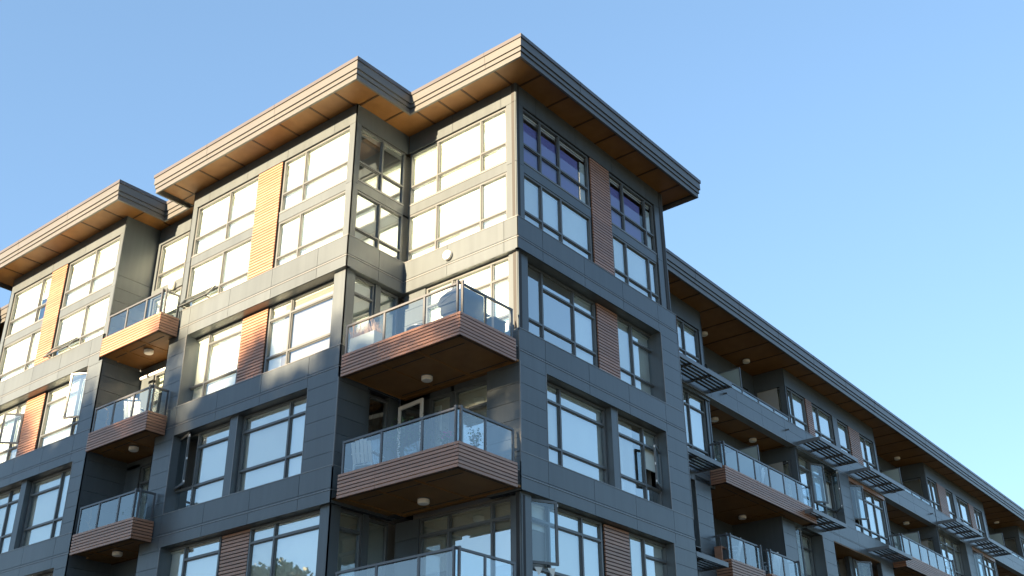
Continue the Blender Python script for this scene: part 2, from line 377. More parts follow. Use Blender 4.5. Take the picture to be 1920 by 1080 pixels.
# reveals, sills and soffits of the openings
def reveal(m, F, u0, u1, z0, z1, dep, right=True, left=True):
    m.box(F, u0, u1, -dep, -.004, z1, z1+.02, PANEL); m.box(F, u0, u1, -dep, -.002, z0-.02, z0, TRIM)
    if right: m.box(F, u1, u1+.02, -dep, -.004, z0, z1, PANEL)
    if left: m.box(F, u0-.02, u0, -dep, -.004, z0, z1, PANEL)
reveal(m, R, .1, 6.52, 16.56, 18.74, .5, True, False); reveal(m, R, 1.0, 6.40, 13.53, 15.72, .45); reveal(m, R, .1, 6.36, 10.50, 12.66, .45, True, False)
m.box(R, 3.88, 4.18, -.4, -.10, 13.53, 15.72, PANEL); corner_trim(m, R, 4.16, 13.53, 15.72, -.10)
panels(m, R, .10, .52, 16.56, 18.74, (), (), -.12, back=.1); panels(m, R, .10, .50, 10.5, 12.66, (), (), -.12, back=.1)
m.build("wall", BLD)
s = MB(); slats(s, R, 3.74, 4.72, -.28, 16.58, 18.73); s.build("timber_panel", BLD)
s = MB(); slats(s, R, 3.52, 4.60, -.24, 10.52, 12.65); s.build("timber_panel", BLD)
window(R, .52, 3.72, 16.6, 18.73, -.33, (1.38, (2.73, 16.6, 18.73)), ((17.20, .52, 3.72), (18.25, 1.38, 3.72)), blind=1)
window(R, 4.74, 6.60, 16.6, 18.73, -.33, (5.50,), ((17.18, 4.74, 6.6), (18.24, 5.5, 6.6)), blind=1)
window(R, 1.06, 3.86, 13.56, 15.71, -.28, (1.93,), (14.10, 15.24), blind=1)
window(R, 4.20, 6.42, 13.56, 15.71, -.28, (5.66,), (14.10, 15.22), blind=['v', .5], skip=(5.66, 6.42, 14.10, 15.22))
window(R, .50, 3.44, 10.55, 12.65, -.26, (1.33, 2.62), (11.12, 12.20), blind=[.3, 1, 1], skip=(.5, 1.33, 11.12, 12.65))
window(R, 4.62, 6.40, 10.55, 12.65, -.26, (5.33,), (11.12, (12.20, 5.33, 6.4)), blind=1)
sash(R, (.52, -.24), (1.20, .06), 11.18, 12.62); sash(R, (6.42, -.27), (5.76, -.02), 14.12, 15.20)

# ------------------------------------------------------------------ NOTCH (main face between the bay and the corner)
vjN = (-1.0, -2.82)
WOPT = [dict(blind=1), dict(blind=1)]
loft(Lm, [(-.44, -.10)], [(-3.98, -.46, (-2.94, -1.37))], [], -4.0, -.10, vj=(-2.35, -.62))
m = bands(Lm, -3.9, -.001, (-2.35, -.45), ((18.74, 19.63), (9.60, 9.95)))
m.box(Lm, -3.9, -.1, -.5, -.004, 18.72, 18.74, PANEL)
panels(m, Lm, -1.0, -.001, 12.66, 16.56, (), [x for x in HALL if x > 12.7], 0)          # pier at level 4
corner_trim(m, Lm, -.012, 13.3, 16.5)
for a, b in ((16.0, 18.72), (9.95, 12.6)):
    panels(m, Lm, -3.96, -3.2, a, b, (), HALL, -.12, back=.1); panels(m, Lm, -.40, -.10, a, b, (), (), -.12, back=.1)
panels(m, Lm, -3.96, -2.96, 12.9, 15.76, (), HALL, -.14, back=.1); panels(m, Lm, -2.26, -2.16, 12.9, 15.76, (), (), -.14, back=.1)
m.box(Lm, -3.96, -1.0, -.3, -.14, 15.56, 15.78, PANEL)
panels(m, Lm, -3.9, -.001, GZ, 9.6, (), [GZ+.44*i for i in range(13)])
m.build("wall", BLD)
window(Lm, -3.2, -.40, 16.1, 18.70, -.16, (-2.30, -1.0), (17.1, 18.15), blind=1)
window(Lm, -3.2, -.40, 10.0, 12.60, -.16, (-2.30, -1.0), (12.17,), blind=[.5, .62, .55], bm=BLIND2)
window(Lm, -2.16, -1.0, 13.1, 15.56, -.16, (), (15.0,), blind=1, bm=BLIND2)
window(Lm, -2.96, -2.26, 13.1, 15.56, -.16, (), (), blind=1, bm=BLIND2)
d_ = MB()                                             # open white balcony door, leaf swung out
for a, b, z0, z1 in ((0, .09, 13.12, 15.5), (.91, 1, 13.12, 15.5), (.09, .91, 15.4, 15.5), (.09, .91, 13.12, 13.3)):
    pa = (-3.86+.92*a, .02+.10*a); pb = (-3.86+.92*b, .02+.10*b); d_.obox(Lm, pa, pb, .045, z0, z1, PVC)
do = d_.build("balcony_door", BLD); g = MB()
g.quad([Lm.p(-3.79, .03, 13.28), Lm.p(-3.02, .113, 13.28), Lm.p(-3.02, .113, 15.42), Lm.p(-3.79, .03, 15.42)], GLASS); g.build("pane", do)
lamp(Lm.p(-2.28, 0, 19.28), (0, -1, 0), .13, .12)

# ------------------------------------------------------------------ BAY 2 return facing the corner
WOPT = [dict(blind=.09), dict(blind=1, bm=BLIND2)]
loft(B2R, [(-1.92, -1.72)], [(-1.72, .04, (-.82,))], [], -1.92, .12, vj=())
m = bands(B2R, -2.04, 0, (-.92,), ((18.74, 19.63), (15.72, 16.56), (12.66, 13.53), (9.6, 10.5)))
m.box(B2R, -1.9, .1, -.3, -.004, 18.72, 18.74, PANEL)
for a, b in ((16.0, 18.72), (9.95, 12.66)): panels(m, B2R, -1.92, -1.60, a, b, (), (), -.12, back=.1); panels(m, B2R, -.86, -.68, a, b, (), (), -.14, back=.1)
panels(m, B2R, -2.04, -1.08, 13.53, 15.72, (), HALL); corner_trim(m, B2R, -2.03, 13.5, 15.7)
m.box(B2R, -1.1, -.95, -.3, -.06, 13.5, 15.72, PANEL); m.box(B2R, -.26, .1, -.3, -.06, 13.5, 15.72, PANEL)
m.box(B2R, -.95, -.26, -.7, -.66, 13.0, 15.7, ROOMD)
m.build("wall", BLD)
window(B2R, -1.60, -.86, 16.1, 18.70, -.18, (), (18.22,), blind=1, bm=BLIND2); window(B2R, -.68, .0, 16.1, 18.68, -.18, (), (), blind=1, bm=BLIND2)
window(B2R, -1.60, -.86, 10.0, 12.64, -.18, (), (12.2,), blind=.8, bm=BLIND2); window(B2R, -.68, .0, 10.0, 12.6, -.18, (), (), blind=1, bm=BLIND2)
window(B2R, -.95, -.26, 13.1, 15.62, -.10, (), (), blind=0)

# ------------------------------------------------------------------ BAY 2 front
vj2 = (-5.03, -6.84, -8.64, -10.44)
WOPT = [dict(blind=1), dict(blind=1), dict(blind=1), dict(blind=1)]
loft(B2, [(-4.27, -4.02), (-11.24, -11.0)], [(-7.0, -4.27, (-6.10,)), (-11.0, -8.13, (-9.45,))], [(-8.10, -7.05)], -11.24, -4.02, vj=(-4.9, -6.84, -8.64, -10.44))
m = bands(B2, -11.30, -3.90, vj2, ((18.74, 19.63), (15.72, 16.56), (12.66, 13.53), (9.6, 10.5)))
panels(m, B2, -11.30, -10.45, 16.56, 18.74, (), HALL); corner_trim(m, B2, -10.46, 16.56, 18.74)
panels(m, B2, -11.30, -10.42, 13.53, 15.72, (), HALL); panels(m, B2, -4.98, -3.90, 13.53, 15.72, (), HALL)
corner_trim(m, B2, -10.43, 13.53, 15.72); corner_trim(m, B2, -4.99, 13.53, 15.72); corner_trim(m, B2, -3.912, 13.53, 15.72)
panels(m, B2, -11.30, -10.32, 10.50, 12.66, (), HALL); corner_trim(m, B2, -10.33, 10.5, 12.66)
panels(m, B2, -11.3, -3.9, GZ, 9.6, vj2, [GZ+.44*i for i in range(13)])
reveal(m, B2, -10.45, -4.0, 16.56, 18.74, .5, False, True); reveal(m, B2, -10.42, -4.98, 13.53, 15.72, .45); reveal(m, B2, -10.32, -4.0, 10.50, 12.66, .45, False, True)
m.box(B2, -8.12, -7.80, -.4, -.12, 13.53, 15.72, PANEL); corner_trim(m, B2, -7.82, 13.53, 15.72, -.12)
panels(m, B2, -4.46, -4.02, 16.56, 18.74, (), (), -.12, back=.1); panels(m, B2, -4.36, -4.02, 10.5, 12.66, (), (), -.12, back=.1)
m.build("wall", BLD)
s = MB(); slats(s, B2, -8.32, -7.27, -.30, 16.58, 18.73); s.build("timber_panel", BLD)
s = MB(); slats(s, B2, -8.12, -7.06, -.28, 10.52, 12.65); s.build("timber_panel", BLD)
window(B2, -10.62, -8.34, 16.6, 18.73, -.33, (-9.83,), (17.22, (18.38, -9.83, -8.34)), blind=1)
window(B2, -7.22, -4.47, 16.6, 18.73, -.33, (-6.34,), (17.20, 18.30), blind=1)
window(B2, -10.55, -8.14, 13.56, 15.71, -.28, (-9.66,), (14.22, (15.28, -9.66, -8.14)), blind=[.0, 1], skip=(-10.55, -9.66, 14.22, 15.71))
window(B2, -7.78, -5.02, 13.56, 15.71, -.28, (-5.95,), (14.22, 15.26), blind=1)
window(B2, -10.45, -8.14, 10.55, 12.65, -.26, (-9.61,), (11.1, (12.27, -9.61, -8.14)), blind=[.7, 1])
window(B2, -7.02, -4.37, 10.55, 12.65, -.26, (-6.10,), (11.1, 12.27), blind=1)
sash(B2, (-10.48, -.27), (-9.82, -.10), 14.26, 15.70)
awning(B2, -10.93, -9.5, LOFT_B+.03, 20.06, -.13, .24)
m = MB(); panels(m, FR('K', -11.30), -2.04, -1.2, GZ, 19.63, (), HALL); panels(m, FR('K', -11.24), -1.92, -1.1, 19.63, 23.9, (), ()); m.build("wall", BLD)

# ------------------------------------------------------------------ LINK wall between bays
m = MB()
panels(m, LK, -13.95, -11.2, LOFT_T, 23.9, (), ()); panels(m, LK, -13.95, -11.2, 21.28, 21.56, (), ())
for a, b in ((12.66, 13.3), (15.6, 16.2), (18.5, 19.2)): panels(m, LK, -13.95, -11.2, a, b, (), ())
panels(m, LK, -13.95, -11.2, GZ, 12.66, (), ())
m.box(LK, -13.95, -13.85, -.3, -.001, 13.2, 23.3, PANEL)
panels(m, LK, -13.85, -13.1, 16.1, 18.6, (), ()); panels(m, LK, -13.85, -13.1, 13.2, 15.7, (), ())
m.build("wall", BLD)
window(LK, -13.84, -11.3, 21.56, LOFT_T, -.05, (-12.4,), (22.13,), blind=1)
window(LK, -13.84, -11.3, 19.2, 21.28, -.05, (-12.4,), (), blind=[.3, .8])
window(LK, -13.1, -11.3, 16.2, 18.5, -.05, (-12.2,), (18.0,), blind=[.25, .3], bm=BLIND2); window(LK, -13.1, -11.3, 13.3, 15.6, -.05, (-12.2,), (15.1,), blind=[1, 1], bm=BLIND2)
lamp(LK.p(-12.75, 0, 21.38), (0, -1, 0), .13, .12)

# ------------------------------------------------------------------ BAY 3
vj3 = (-14.6, -16.3, -17.95, -19.7)
WOPT = [dict(blind=1), dict(blind=1), dict(blind=[1, .45]), dict(blind=1)]
loft(B3, [(-14.25, -14.03), (-21.0, -20.76)], [(-17.25, -14.25, (-15.66,)), (-20.76, -18.27, (-18.93,))], [(-18.25, -17.32)], -21.0, -14.03, vj=(-16.3, -18.3))
m = bands(B3, -21.1, -13.98, vj3, ((18.74, 19.63),)); m4_ = bands(B3, -21.1, -13.78, vj3, ((15.72, 16.56), (12.66, 13.53), (9.6, 10.5))); m4_.build('wall', BLD)
panels(m, B3, -14.55, -13.78, 16.56, 18.74, (), HALL); corner_trim(m, B3, -14.54, 16.56, 18.74)
panels(m, B3, -14.45, -13.78, 13.53, 15.72, (), HALL); corner_trim(m, B3, -14.44, 13.53, 15.72)
panels(m, B3, -14.42, -13.78, 10.50, 12.66, (), HALL); panels(m, B3, -21.1, -13.9, GZ, 9.6, vj3, ())
panels(m, B3, -21.1, -20.6, 10.5, 18.74, (), HALL)
reveal(m, B3, -20.6, -14.55, 16.56, 18.74, .5); reveal(m, B3, -20.6, -14.45, 13.53, 15.72, .45); reveal(m, B3, -20.6, -14.42, 10.50, 12.66, .45)
m.box(B3, -17.45, -17.14, -.4, -.12, 13.53, 15.72, PANEL)
m.build("wall", BLD)
s = MB(); slats(s, B3, -18.55, -17.45, -.30, 16.58, 18.73); s.build("timber_panel", BLD)
s = MB(); slats(s, B3, -18.45, -17.4, -.28, 10.52, 12.65); s.build("timber_panel", BLD)
window(B3, -17.32, -14.60, 16.6, 18.73, -.33, (-15.50,), (17.20, (18.28, -17.32, -15.5)), blind=[1, .9], skip=(-15.5, -14.6, 17.2, 18.73))
window(B3, -20.7, -18.58, 16.6, 18.73, -.33, (-19.2,), (17.20, 18.28), blind=1, skip=(-19.2, -18.58, 17.2, 18.28))
window(B3, -17.12, -14.62, 13.56, 15.71, -.28, (-15.45,), (14.22, (15.26, -17.12, -15.45)), blind=1)
window(B3, -20.6, -17.47, 13.56, 15.71, -.28, (-18.4,), (14.22, 15.26), blind=1)
window(B3, -17.3, -14.55, 10.55, 12.65, -.26, (-15.45,), (11.1, 12.27), blind=1); window(B3, -20.6, -18.5, 10.55, 12.65, -.26, (-19.2,), (12.27,), blind=1)
sash(B3, (-14.82, -.32), (-15.45, .0), 17.25, 18.72); sash(B3, (-18.58, -.30), (-19.02, .12), 17.24, 18.26)
awning(B3, -17.2, -15.72, LOFT_B+.03, 20.06, -.13, .24)
m = MB()
panels(m, B3R, -2.6, -1.2, GZ, 18.74, (), HALL); panels(m, FR('R', -14.02), -2.48, -1.2, 19.63, 23.9, (), HALL, 0)
mm = bands(B3T, -2.6, -1.25, (), ((18.74, 19.63),))
m.build("wall", BLD); mm.build("wall", BLD)
m = MB(); panels(m, FR('K', -21.1), -2.6, 2, GZ, 19.63, (), HALL); panels(m, FR('K', -21.0), -2.48, 2, 19.63, 23.9, (), ()); m.build("wall", BLD)
LK2 = FR('L', -.6)
m = MB(); panels(m, LK2, -24, -21.0, GZ, 23.9, (-22.5,), HALL); panels(m, FR('L', -2.6), -31, -24, GZ, 23.9, (-26, -28), HALL); m.build("wall", BLD)

# ------------------------------------------------------------------ tower end, back walls, floor slabs
m = MB()
panels(m, FR('N', 7.5), -2, 0, GZ, 19.63, (), HALL); panels(m, FR('N', 7.42), -2, -.1, 19.63, 23.9, (), ()); m.build("wall", BLD)
m = MB()
m.box(W, -31, -14, 14, 14.2, GZ, 23.9, PANEL); m.box(W, -31.2, -31, -2.6, 14.2, GZ, 23.9, PANEL)
m.build("back_wall", BLD)
m = MB()
for L in (L6, L5, L4, L3):
    z0, z1 = L-.24, L-.02
    m.box(W, -3.7, -.55, .45, 7.2, z0, z1, CONC); m.box(W, -11.0, -4.3, -1.4, 7.2, z0, z1, CONC)
    m.box(W, -13.8, -11.1, -.9, 7.2, z0, z1, CONC); m.box(W, -20.9, -14.4, -2.0, 7.2, z0, z1, CONC)
m.build("floor_slab", BLD)

# ------------------------------------------------------------------ ROOFS
def inset(pts, s):
    n = len(pts); out = []
    for i in range(n):
        a, b, c = Vector(pts[i-1]), Vector(pts[i]), Vector(pts[(i+1)%n])
        d1, d2 = (b-a).normalized(), (c-b).normalized()
        n1, n2 = Vector((-d1.y, d1.x)), Vector((-d2.y, d2.x))      # left normals: inside for a counter-clockwise ring
        k = n1+n2; k = k/(k.dot(n1)); out.append((b.x+k.x*s, b.y+k.y*s))
    return out
def roof(outline, zt, zs, ztop_s, battens, walls_in):
    p = outline
    m = MB(); h = zt-zs
    m.poly(inset(p, 0), zt-.11, zt, CAPM); 
    f = MB()
    f.poly(inset(p, .028), zt-.355, zt-.118, FASC)
    f.poly(inset(p, .060), zt-.490, zt-.368, FASC)
    f.ring(inset(p, .092), inset(p, .155), zs, zt-.503, FASC)
    f.poly(inset(p, .12), zt-.52, zt-.08, DARKW)
    r = m.build("roof", BLD); f.build("fascia", r)
    s = MB(); s.poly(inset(p, .215), ztop_s, ztop_s+.03, SOFF); s.build("soffit", r)
    b = MB()
    for (x0, x1, y0, y1) in battens: b.box(W, x0, x1, y0, y1, ztop_s-.012, ztop_s+.004, BATTEN)
    b.ring(inset(p, .215), inset(p, .245), ztop_s-.01, ztop_s+.005, DARKW)
    b.build("soffit_batten", r)
    c = MB(); q = inset(p, .19); n = len(q)
    for i in range(n):                                 # small clips in the vent slot
        a, e = Vector(q[i]), Vector(q[(i+1)%n]); L = (e-a).length
        if L > 20: continue
        for k in range(int(L/.9)):
            t = a.lerp(e, (k+.5)*.9/L); c.box(W, t.x-.02, t.x+.02, t.y-.02, t.y+.02, ztop_s-.02, ztop_s+.02, STEEL)
    c.build("vent_clip", r)
    sm = MB()
    for i in range(len(p)):                            # lap joints of the metal fascia sheets
        a, e = Vector(p[i]), Vector(p[(i+1)%len(p)]); L = (e-a).length; d = (e-a).normalized(); nn = Vector((d.y, -d.x))
        for k in range(1, int(L/3.05)+1):
            t = a+d*(k*3.05-.4)
            for z0, z1, o in ((zt-.11, zt+.002, 0), (zt-.355, zt-.12, -.028), (zt-.49, zt-.37, -.06)):
                P = [t+d*q+nn*w_ for q, w_ in ((-.006, o-.02), (.006, o-.02), (.006, o+.003), (-.006, o+.003))]
                sm.hexa([(v.x, v.y, z0) for v in P]+[(v.x, v.y, z1) for v in P], DARKW)
    sm.build("fascia_joint", r)
    return r
o_ = .865
P1 = [(o_, 8.28), (-12, 8.28), (-12, 14.5), (-31.5, 14.5), (-31.5, -3.4), (-24.6, -3.4), (-24.6, -1.15), (-21.75, -1.15), (-21.75, -2.6-o_), (-13.1, -2.6-o_), (-13.1, -1.74), (-12.10, -1.74), (-12.10, -2.04-o_), (-3.9+o_, -2.04-o_), (-3.9+o_, -o_), (o_, -o_)]
bt = []; h_ = .028
for x in (-.24, -1.42, -2.23, -3.02): bt.append((x-h_, x+h_, -o_+.2, .14))
for x in (-4.15, -5.16, -6.4, -7.6, -8.84, -10.06, -11.29): bt.append((x-h_, x+h_, -2.04-o_+.2, -1.9))
for y in (-1.83, -.87): bt.append((-4.04, -3.9+o_-.2, y-h_, y+h_))
for x in (-14.26, -15.5, -16.73, -17.95, -19.13, -20.35): bt.append((x-h_, x+h_, -2.6-o_+.2, -2.44))
for y in (.30, 1.52, 2.76, 3.8, 4.86, 6.05, 7.3): bt.append((-.14, o_-.2, y-h_, y+h_))
bt += [(-14.05, -13.3, -2.3, -2.26), (-12.0, -11.2, -1.95, -1.91), (-13.5, -13.46, -1.5, -1.2)]
roof(P1, 24.385, 23.735, 23.85, bt, None)

# ------------------------------------------------------------------ BALCONIES
def balcony(segs, x0, x1, y0, y1, zb, zt, posts, lamp_at=None, bat=(), slots=(), rail=.80, name="balcony", fl=None):
    """segs: list of ((x,y),(x,y)) outer edges, outward side on the right hand; posts: list per seg of fractions"""
    m = MB(); q = FR('N', 0)
    m.box(q, x0, x1, y0, y1, zb+.05, zb+.09, SOFF); m.box(q, x0+.03, x1-.03, y0+.03, y1, zb+.09, zt-.14, DARKW); m.box(q, x0+.03, x1-.03, y0+.03, y1, zt-.14, zt-.12, CONC)
    for b in bat: m.box(q, b[0], b[1], b[2], b[3], zb+.035, zb+.052, BATTEN2)
    for b in slots: m.box(q, b[0], b[1], b[2], b[3], zb+.044, zb+.0515, DARKW)
    o = m.build(name, BLD)
    f = MB(); n = 7; p = (zt-zb)/n
    r = MB(); T = zt+rail
    for si, (a, b) in enumerate(segs):
        a, b = Vector(a), Vector(b); d = (b-a).normalized(); nn = Vector((d.y, -d.x)); L = (b-a).length
        def bar(mb, s0, s1, o0, o1, z0, z1, mt):
            P = [a+d*s0+nn*o0, a+d*s1+nn*o0, a+d*s1+nn*o1, a+d*s0+nn*o1]
            mb.hexa([(v.x, v.y, z0) for v in P]+[(v.x, v.y, z1) for v in P], mt)
        ext0 = .0; jt = L*.33 if L > 2.5 else None
        for i in range(n):
            z0, z1 = zb+i*p+.011, zb+(i+1)*p-.011
            cuts = [0, jt, L] if jt else [0, L]
            for c in range(len(cuts)-1): bar(f, cuts[c]+.004, cuts[c+1]-.004, -.03, 0, z0, z1, WOODV)
        bar(f, .02, L-.02, -.07, -.031, zb+.03, zt-.01, DARKW)
        bar(f, 0, L, -.10, -.03, zb, zb+.012, BATTEN)
        if T:
            io, iw = -.13, .05
            bar(r, .0 if si else 0, L+ (0), io-.004*si, io+iw-.004*si, T-.05, T, METAL)
            ps = posts[si]
            for k, t in enumerate(ps):
                c = min(max(t*L, .03), L-.03)
                pm = MB(); P0 = bar(pm, c-.028, c+.028, io+.006, io+iw-.006, zt-.12, T-.05, METAL); pm.build("post", o)
            for k in range(len(ps)-1):
                g = MB(); c0 = min(max(ps[k]*L, .03), L-.03)+.036; c1 = min(max(ps[k+1]*L, .03), L-.03)-.036
                v = [a+d*c0+nn*(io+.025), a+d*c1+nn*(io+.025)]
                g.quad([(v[0].x, v[0].y, zt-.06), (v[1].x, v[1].y, zt-.06), (v[1].x, v[1].y, T-.075), (v[0].x, v[0].y, T-.075)], BGLASS)
                g.build("glass_panel", o)
    f.build("timber_fascia", o)
    if T: r.build("handrail", o)
    if lamp_at: lamp((lamp_at[0], lamp_at[1], zb+.05), (0, 0, -1), parent=o)
    return o
def notch_balcony(zb, zt, xl=-3.78):
    bat = [(-1.46, -1.42, -2.0, .1), (-2.62, -2.58, -2.0, .1), (xl, -.02, -.06, -.03), (xl+.02, xl+.06, -2.0, .1)]
    sl = [(-1.35, -.3, -1.62, -1.59), (-2.55, -1.5, -1.62, -1.59), (xl+.2, -2.67, -1.62, -1.59), (-1.35, -.2, -.22, -.19), (-2.55, -1.5, -.22, -.19), (xl+.2, -2.67, -.22, -.19)]
    balcony([((xl, -2.10), (.0, -2.10)), ((.0, -2.10), (.0, -.13))], xl, -.02, -2.08, .12, zb, zt,
            [[0, .345, .685, 1.0], [.0, .5, 1.0]], (-2.24, -.74), bat, sl, .80)
notch_balcony(15.65, 16.225); notch_balcony(12.66, 13.235, -3.64); notch_balcony(9.66, 10.25, -3.6)
m = MB(); m.box(W, -3.899, -3.6, -.2, .12, 12.7, 13.2, DARKW); m.box(W, -3.899, -3.76, -2.0, .12, 12.72, 12.76, SOFF); m.box(W, -3.899, -3.6, -2.0, .12, 12.722, 12.758, SOFF); m.build('balcony_floor', BLD)
def gap_balcony(zb, zt, xl, xr):
    bat = [(-12.05, -12.01, -2.6, -1.3), (-12.98, -12.94, -2.6, -1.3)]
    sl = [(-11.95, -11.2, -2.3, -2.27), (-12.9, -12.1, -2.3, -2.27), (xl+.2, -13.05, -2.3, -2.27)]
    balcony([((xl, -2.70), (xr, -2.70)), ((xr, -2.70), (xr, -2.08))], xl, xr-.03, -2.68, -2.07, zb, zt,
            [[0, .335, .665, 1.0], [0, .95]], (-12.35, -2.0), bat, sl, .77)
    m = MB(); m.box(W, -13.86, -11.32, -2.069, -1.22, zb+.05, zb+.09, SOFF); m.box(W, -13.86, -11.32, -2.069, -1.22, zb+.09, zt-.12, DARKW)
    m.box(W, -13.86, -11.32, -1.26, -1.22, zb+.02, zb+.06, BATTEN); m.build("balcony_floor", BLD)
gap_balcony(18.79, 19.38, -13.82, -10.88); gap_balcony(15.80, 16.37, -13.68, -10.78); gap_balcony(12.84, 13.41, -13.56, -10.70)

# ------------------------------------------------------------------ WING (everything below is built in the wing's own axes)
XF[0] = WING
WF = FR('R', -1.5); WB_ = FR('R', -2.9); U_END = 72.0
P2 = [(-.70, 7.6), (-.70, U_END), (-14, U_END), (-14, 7.6)]
P2 = [(-.70, 7.6), (-.70, U_END), (-14, U_END), (-14, 7.6)]
bt = []; u = 9.62
while u < U_END-1:
    bt.append((-3.0, -.9, u-h_, u+h_)); u += 1.262
piv = Matrix.Translation((-.7, 24, 22.5))              # the wing's eaves run very slightly out of line with its wall
XF[0] = WING @ piv @ Matrix.Rotation(math.radians(.24), 4, 'Z') @ Matrix.Rotation(math.radians(-.16), 4, 'X') @ piv.inverted()
roof(P2, 22.50, 21.83, 21.93, bt, None)
XF[0] = WING
vw = [12.15+1.85*i-1.85*3 for i in range(40)]
for k in range(5):                                    # the wing repeats every 15.1 m
    s0 = 15.1*(k-1)
    b0, b1 = (max(7.52, 18.45+s0), 27.30+s0) if k else (7.52, 12.15)
    lg0, lg1 = b1, 33.45+s0 if k else 18.45
    if k == 0: lg0, lg1 = 12.15, 18.45
    # --- level 6 bay
    m = MB(); F = WF; D = -.12
    panels(m, F, b0, b1, 21.24, 22.03, (), (), D); panels(m, F, b1-.2, b1, 19.6, 21.23, (), (21.3,), D, back=.1)
    if k: panels(m, F, b0, b0+.07, 19.6, 21.23, (), (), D, back=.1)
    wins = []
    if k == 0: wins = [(10.5, 11.93, (10.98,))]; wd = [(9.95, 10.48)]
    elif k in (1, 3):
        wins = [(b0+.05, b0+1.78, (b0+.66,)), (b0+2.38, b0+4.30, (b0+3.02,)), (b0+4.80, b0+5.95, ()), (b0+7.12, b0+8.68, (b0+7.8,))]; wd = [(b0+1.80, b0+2.36), (b0+5.97, b0+7.10)]
        panels(m, F, b0+4.32, b0+4.78, 19.6, 21.23, (), (), D, back=.1)
    else:
        wins = [(b0+.05, b0+1.45, (b0+.75,)), (b0+2.68, b0+3.68, ()), (b0+4.22, b0+6.12, (b0+4.85,)), (b0+6.95, b0+8.30, (b0+7.6,))]; wd = [(b0+1.47, b0+2.66), (b0+6.14, b0+6.93)]
        panels(m, F, b0+3.70, b0+4.20, 19.6, 21.23, (), (), D, back=.1); panels(m, F, b0+8.32, b1, 19.6, 21.23, (), (), D, back=.1)
    # return walls of the loggia and its back wall
    S1 = FR('L', lg1)                                 # side wall facing the camera
    panels(m, S1, -2.9, -1.62, 21.22, 21.98, (), ()); panels(m, S1, -1.85, -1.62, 19.3, 21.22, (), (), 0); panels(m, S1, -2.9, -2.8, 19.3, 21.22, (), ())
    panels(m, WB_, lg0, lg1, 21.22, 21.98, (), (), 0); panels(m, WB_, lg0, lg0+.8, 19.0, 21.22, (), ()); panels(m, WB_, lg0+2.6, lg0+3.6, 19.0, 21.22, (), ()); panels(m, WB_, lg1-.5, lg1, 19.0, 21.22, (), ())
    m.box(W, -2.9, -1.62, lg0-.08, lg0, 19, 21.98, PANEL)
    # band at the level 6 floor
    a_, b_ = (b0 if k == 0 else b0), lg1
    panels(m, F, a_, b_, 18.80, 19.63, vw, (19.26,), 0, back=.3); m.box(F, a_, b_, -.2, .012, 19.63, 19.65, TRIM); m.box(F, a_, b_, -.3, .010, 18.775, 18.80, TRIM)
    for uu in (b1+.85, lg1-.75): m.box(F, uu, uu+.06, .0, .14, 19.18, 19.22, METAL)
    m.build("wall", BLD)
    for a, b in wd:
        s = MB(); slats(s, F, a, b, D-.005, 19.64, 21.24); s.build("timber_panel", BLD)
    for a, b, mu in wins: window(F, a, b, 19.66, 21.22, D-.05, mu, (20.13,), blind=1, beads=(k < 2))
    window(S1, -2.8, -1.85, 19.3, 21.2, -.06, (), (), blind=1, bm=BLIND2, beads=False, room=False)
    window(WB_, lg0+.8, lg0+2.6, 19.1, 21.2, -.05, (lg0+1.7,), (20.8,), blind=.5, beads=False); window(WB_, lg0+3.6, lg1-.5, 19.1, 21.2, -.05, (lg0+4.6,), (20.8,), blind=.4, beads=False)
    # low rail on the band + privacy screen
    r_ = MB(); r_.box(F, lg0+.1, lg1, -.13, -.08, 19.88, 19.92, METAL)
    n_ = 5
    for i in range(n_+1): uu = lg0+.12+(lg1-lg0-.2)*i/n_; r_.box(F, uu-.02, uu+.02, -.125, -.085, 19.6, 19.88, METAL)
    rl = r_.build("low_rail", BLD); g = MB()
    g.quad([F.p(lg0+.15, -.105, 19.62), F.p(lg1-.05, -.105, 19.62), F.p(lg1-.05, -.105, 19.86), F.p(lg0+.15, -.105, 19.86)], BGLASS); g.build("glass_panel", rl)
    ps = MB(); us = lg0+2.55; SC_ = FR('L', us)
    for a, b, z0, z1 in ((-1.64, -1.60, 19.3, 20.75), (-2.88, -2.84, 19.3, 20.75), (-2.84, -1.64, 20.71, 20.75)): ps.box(SC_, a, b, -.04, 0, z0, z1, LOUV)
    ps.box(SC_, -2.84, -1.64, -.03, -.01, 19.3, 20.71, FROST); ps.build("privacy_screen", BLD)
    for uu in (lg0+1.45, lg0+4.65): lamp((-2.3, uu, 21.93))
    # --- level 5
    m = MB(); c0 = b0
    if k == 0:
        panels(m, F, 11.93, 12.15, 16.2, 18.8, (), (), -.12, back=.1); m.box(F, 7.6, 12.15, -.3, -.06, 18.68, 18.78, PANEL)
        panels(m, F, 7.52, 11.80, 15.62, 16.15, vw, (15.98,)); w5 = [(9.9, 11.92, -.17, (10.9,), ((16.85, 9.9, 11.92), (18.22, 9.9, 11.92)))]
    else:
        c1 = 26.95+s0; p0, p1 = 22.22+s0, 23.20+s0
        panels(m, F, p0, p1, 16.56, 18.8, (), HALL); corner_trim(m, F, p0+.01, 16.56, 18.8); corner_trim(m, F, p1-.01, 16.56, 18.8)
        panels(m, F, 18.50+s0, 27.0+s0, 15.70, 16.56, vw, (15.99, 16.03)); groove(m, F, 18.5+s0, 27.0+s0, 16.0); m.box(F, 18.5+s0, 27.+s0, -.3, .01, 16.56, 16.58, TRIM)
        m.box(F, 18.5+s0, 22.22+s0, -.4, -.004, 18.70, 18.79, PANEL); m.box(F, 23.2+s0, 27.1+s0, -.4, -.05, 18.62, 18.79, WOODV)
        panels(m, F, 27.05+s0, 27.3+s0, 16.2, 18.8, (), (), -.12, back=.1); m.box(F, p0-.02, p0, -.45, -.004, 16.56, 18.7, PANEL)
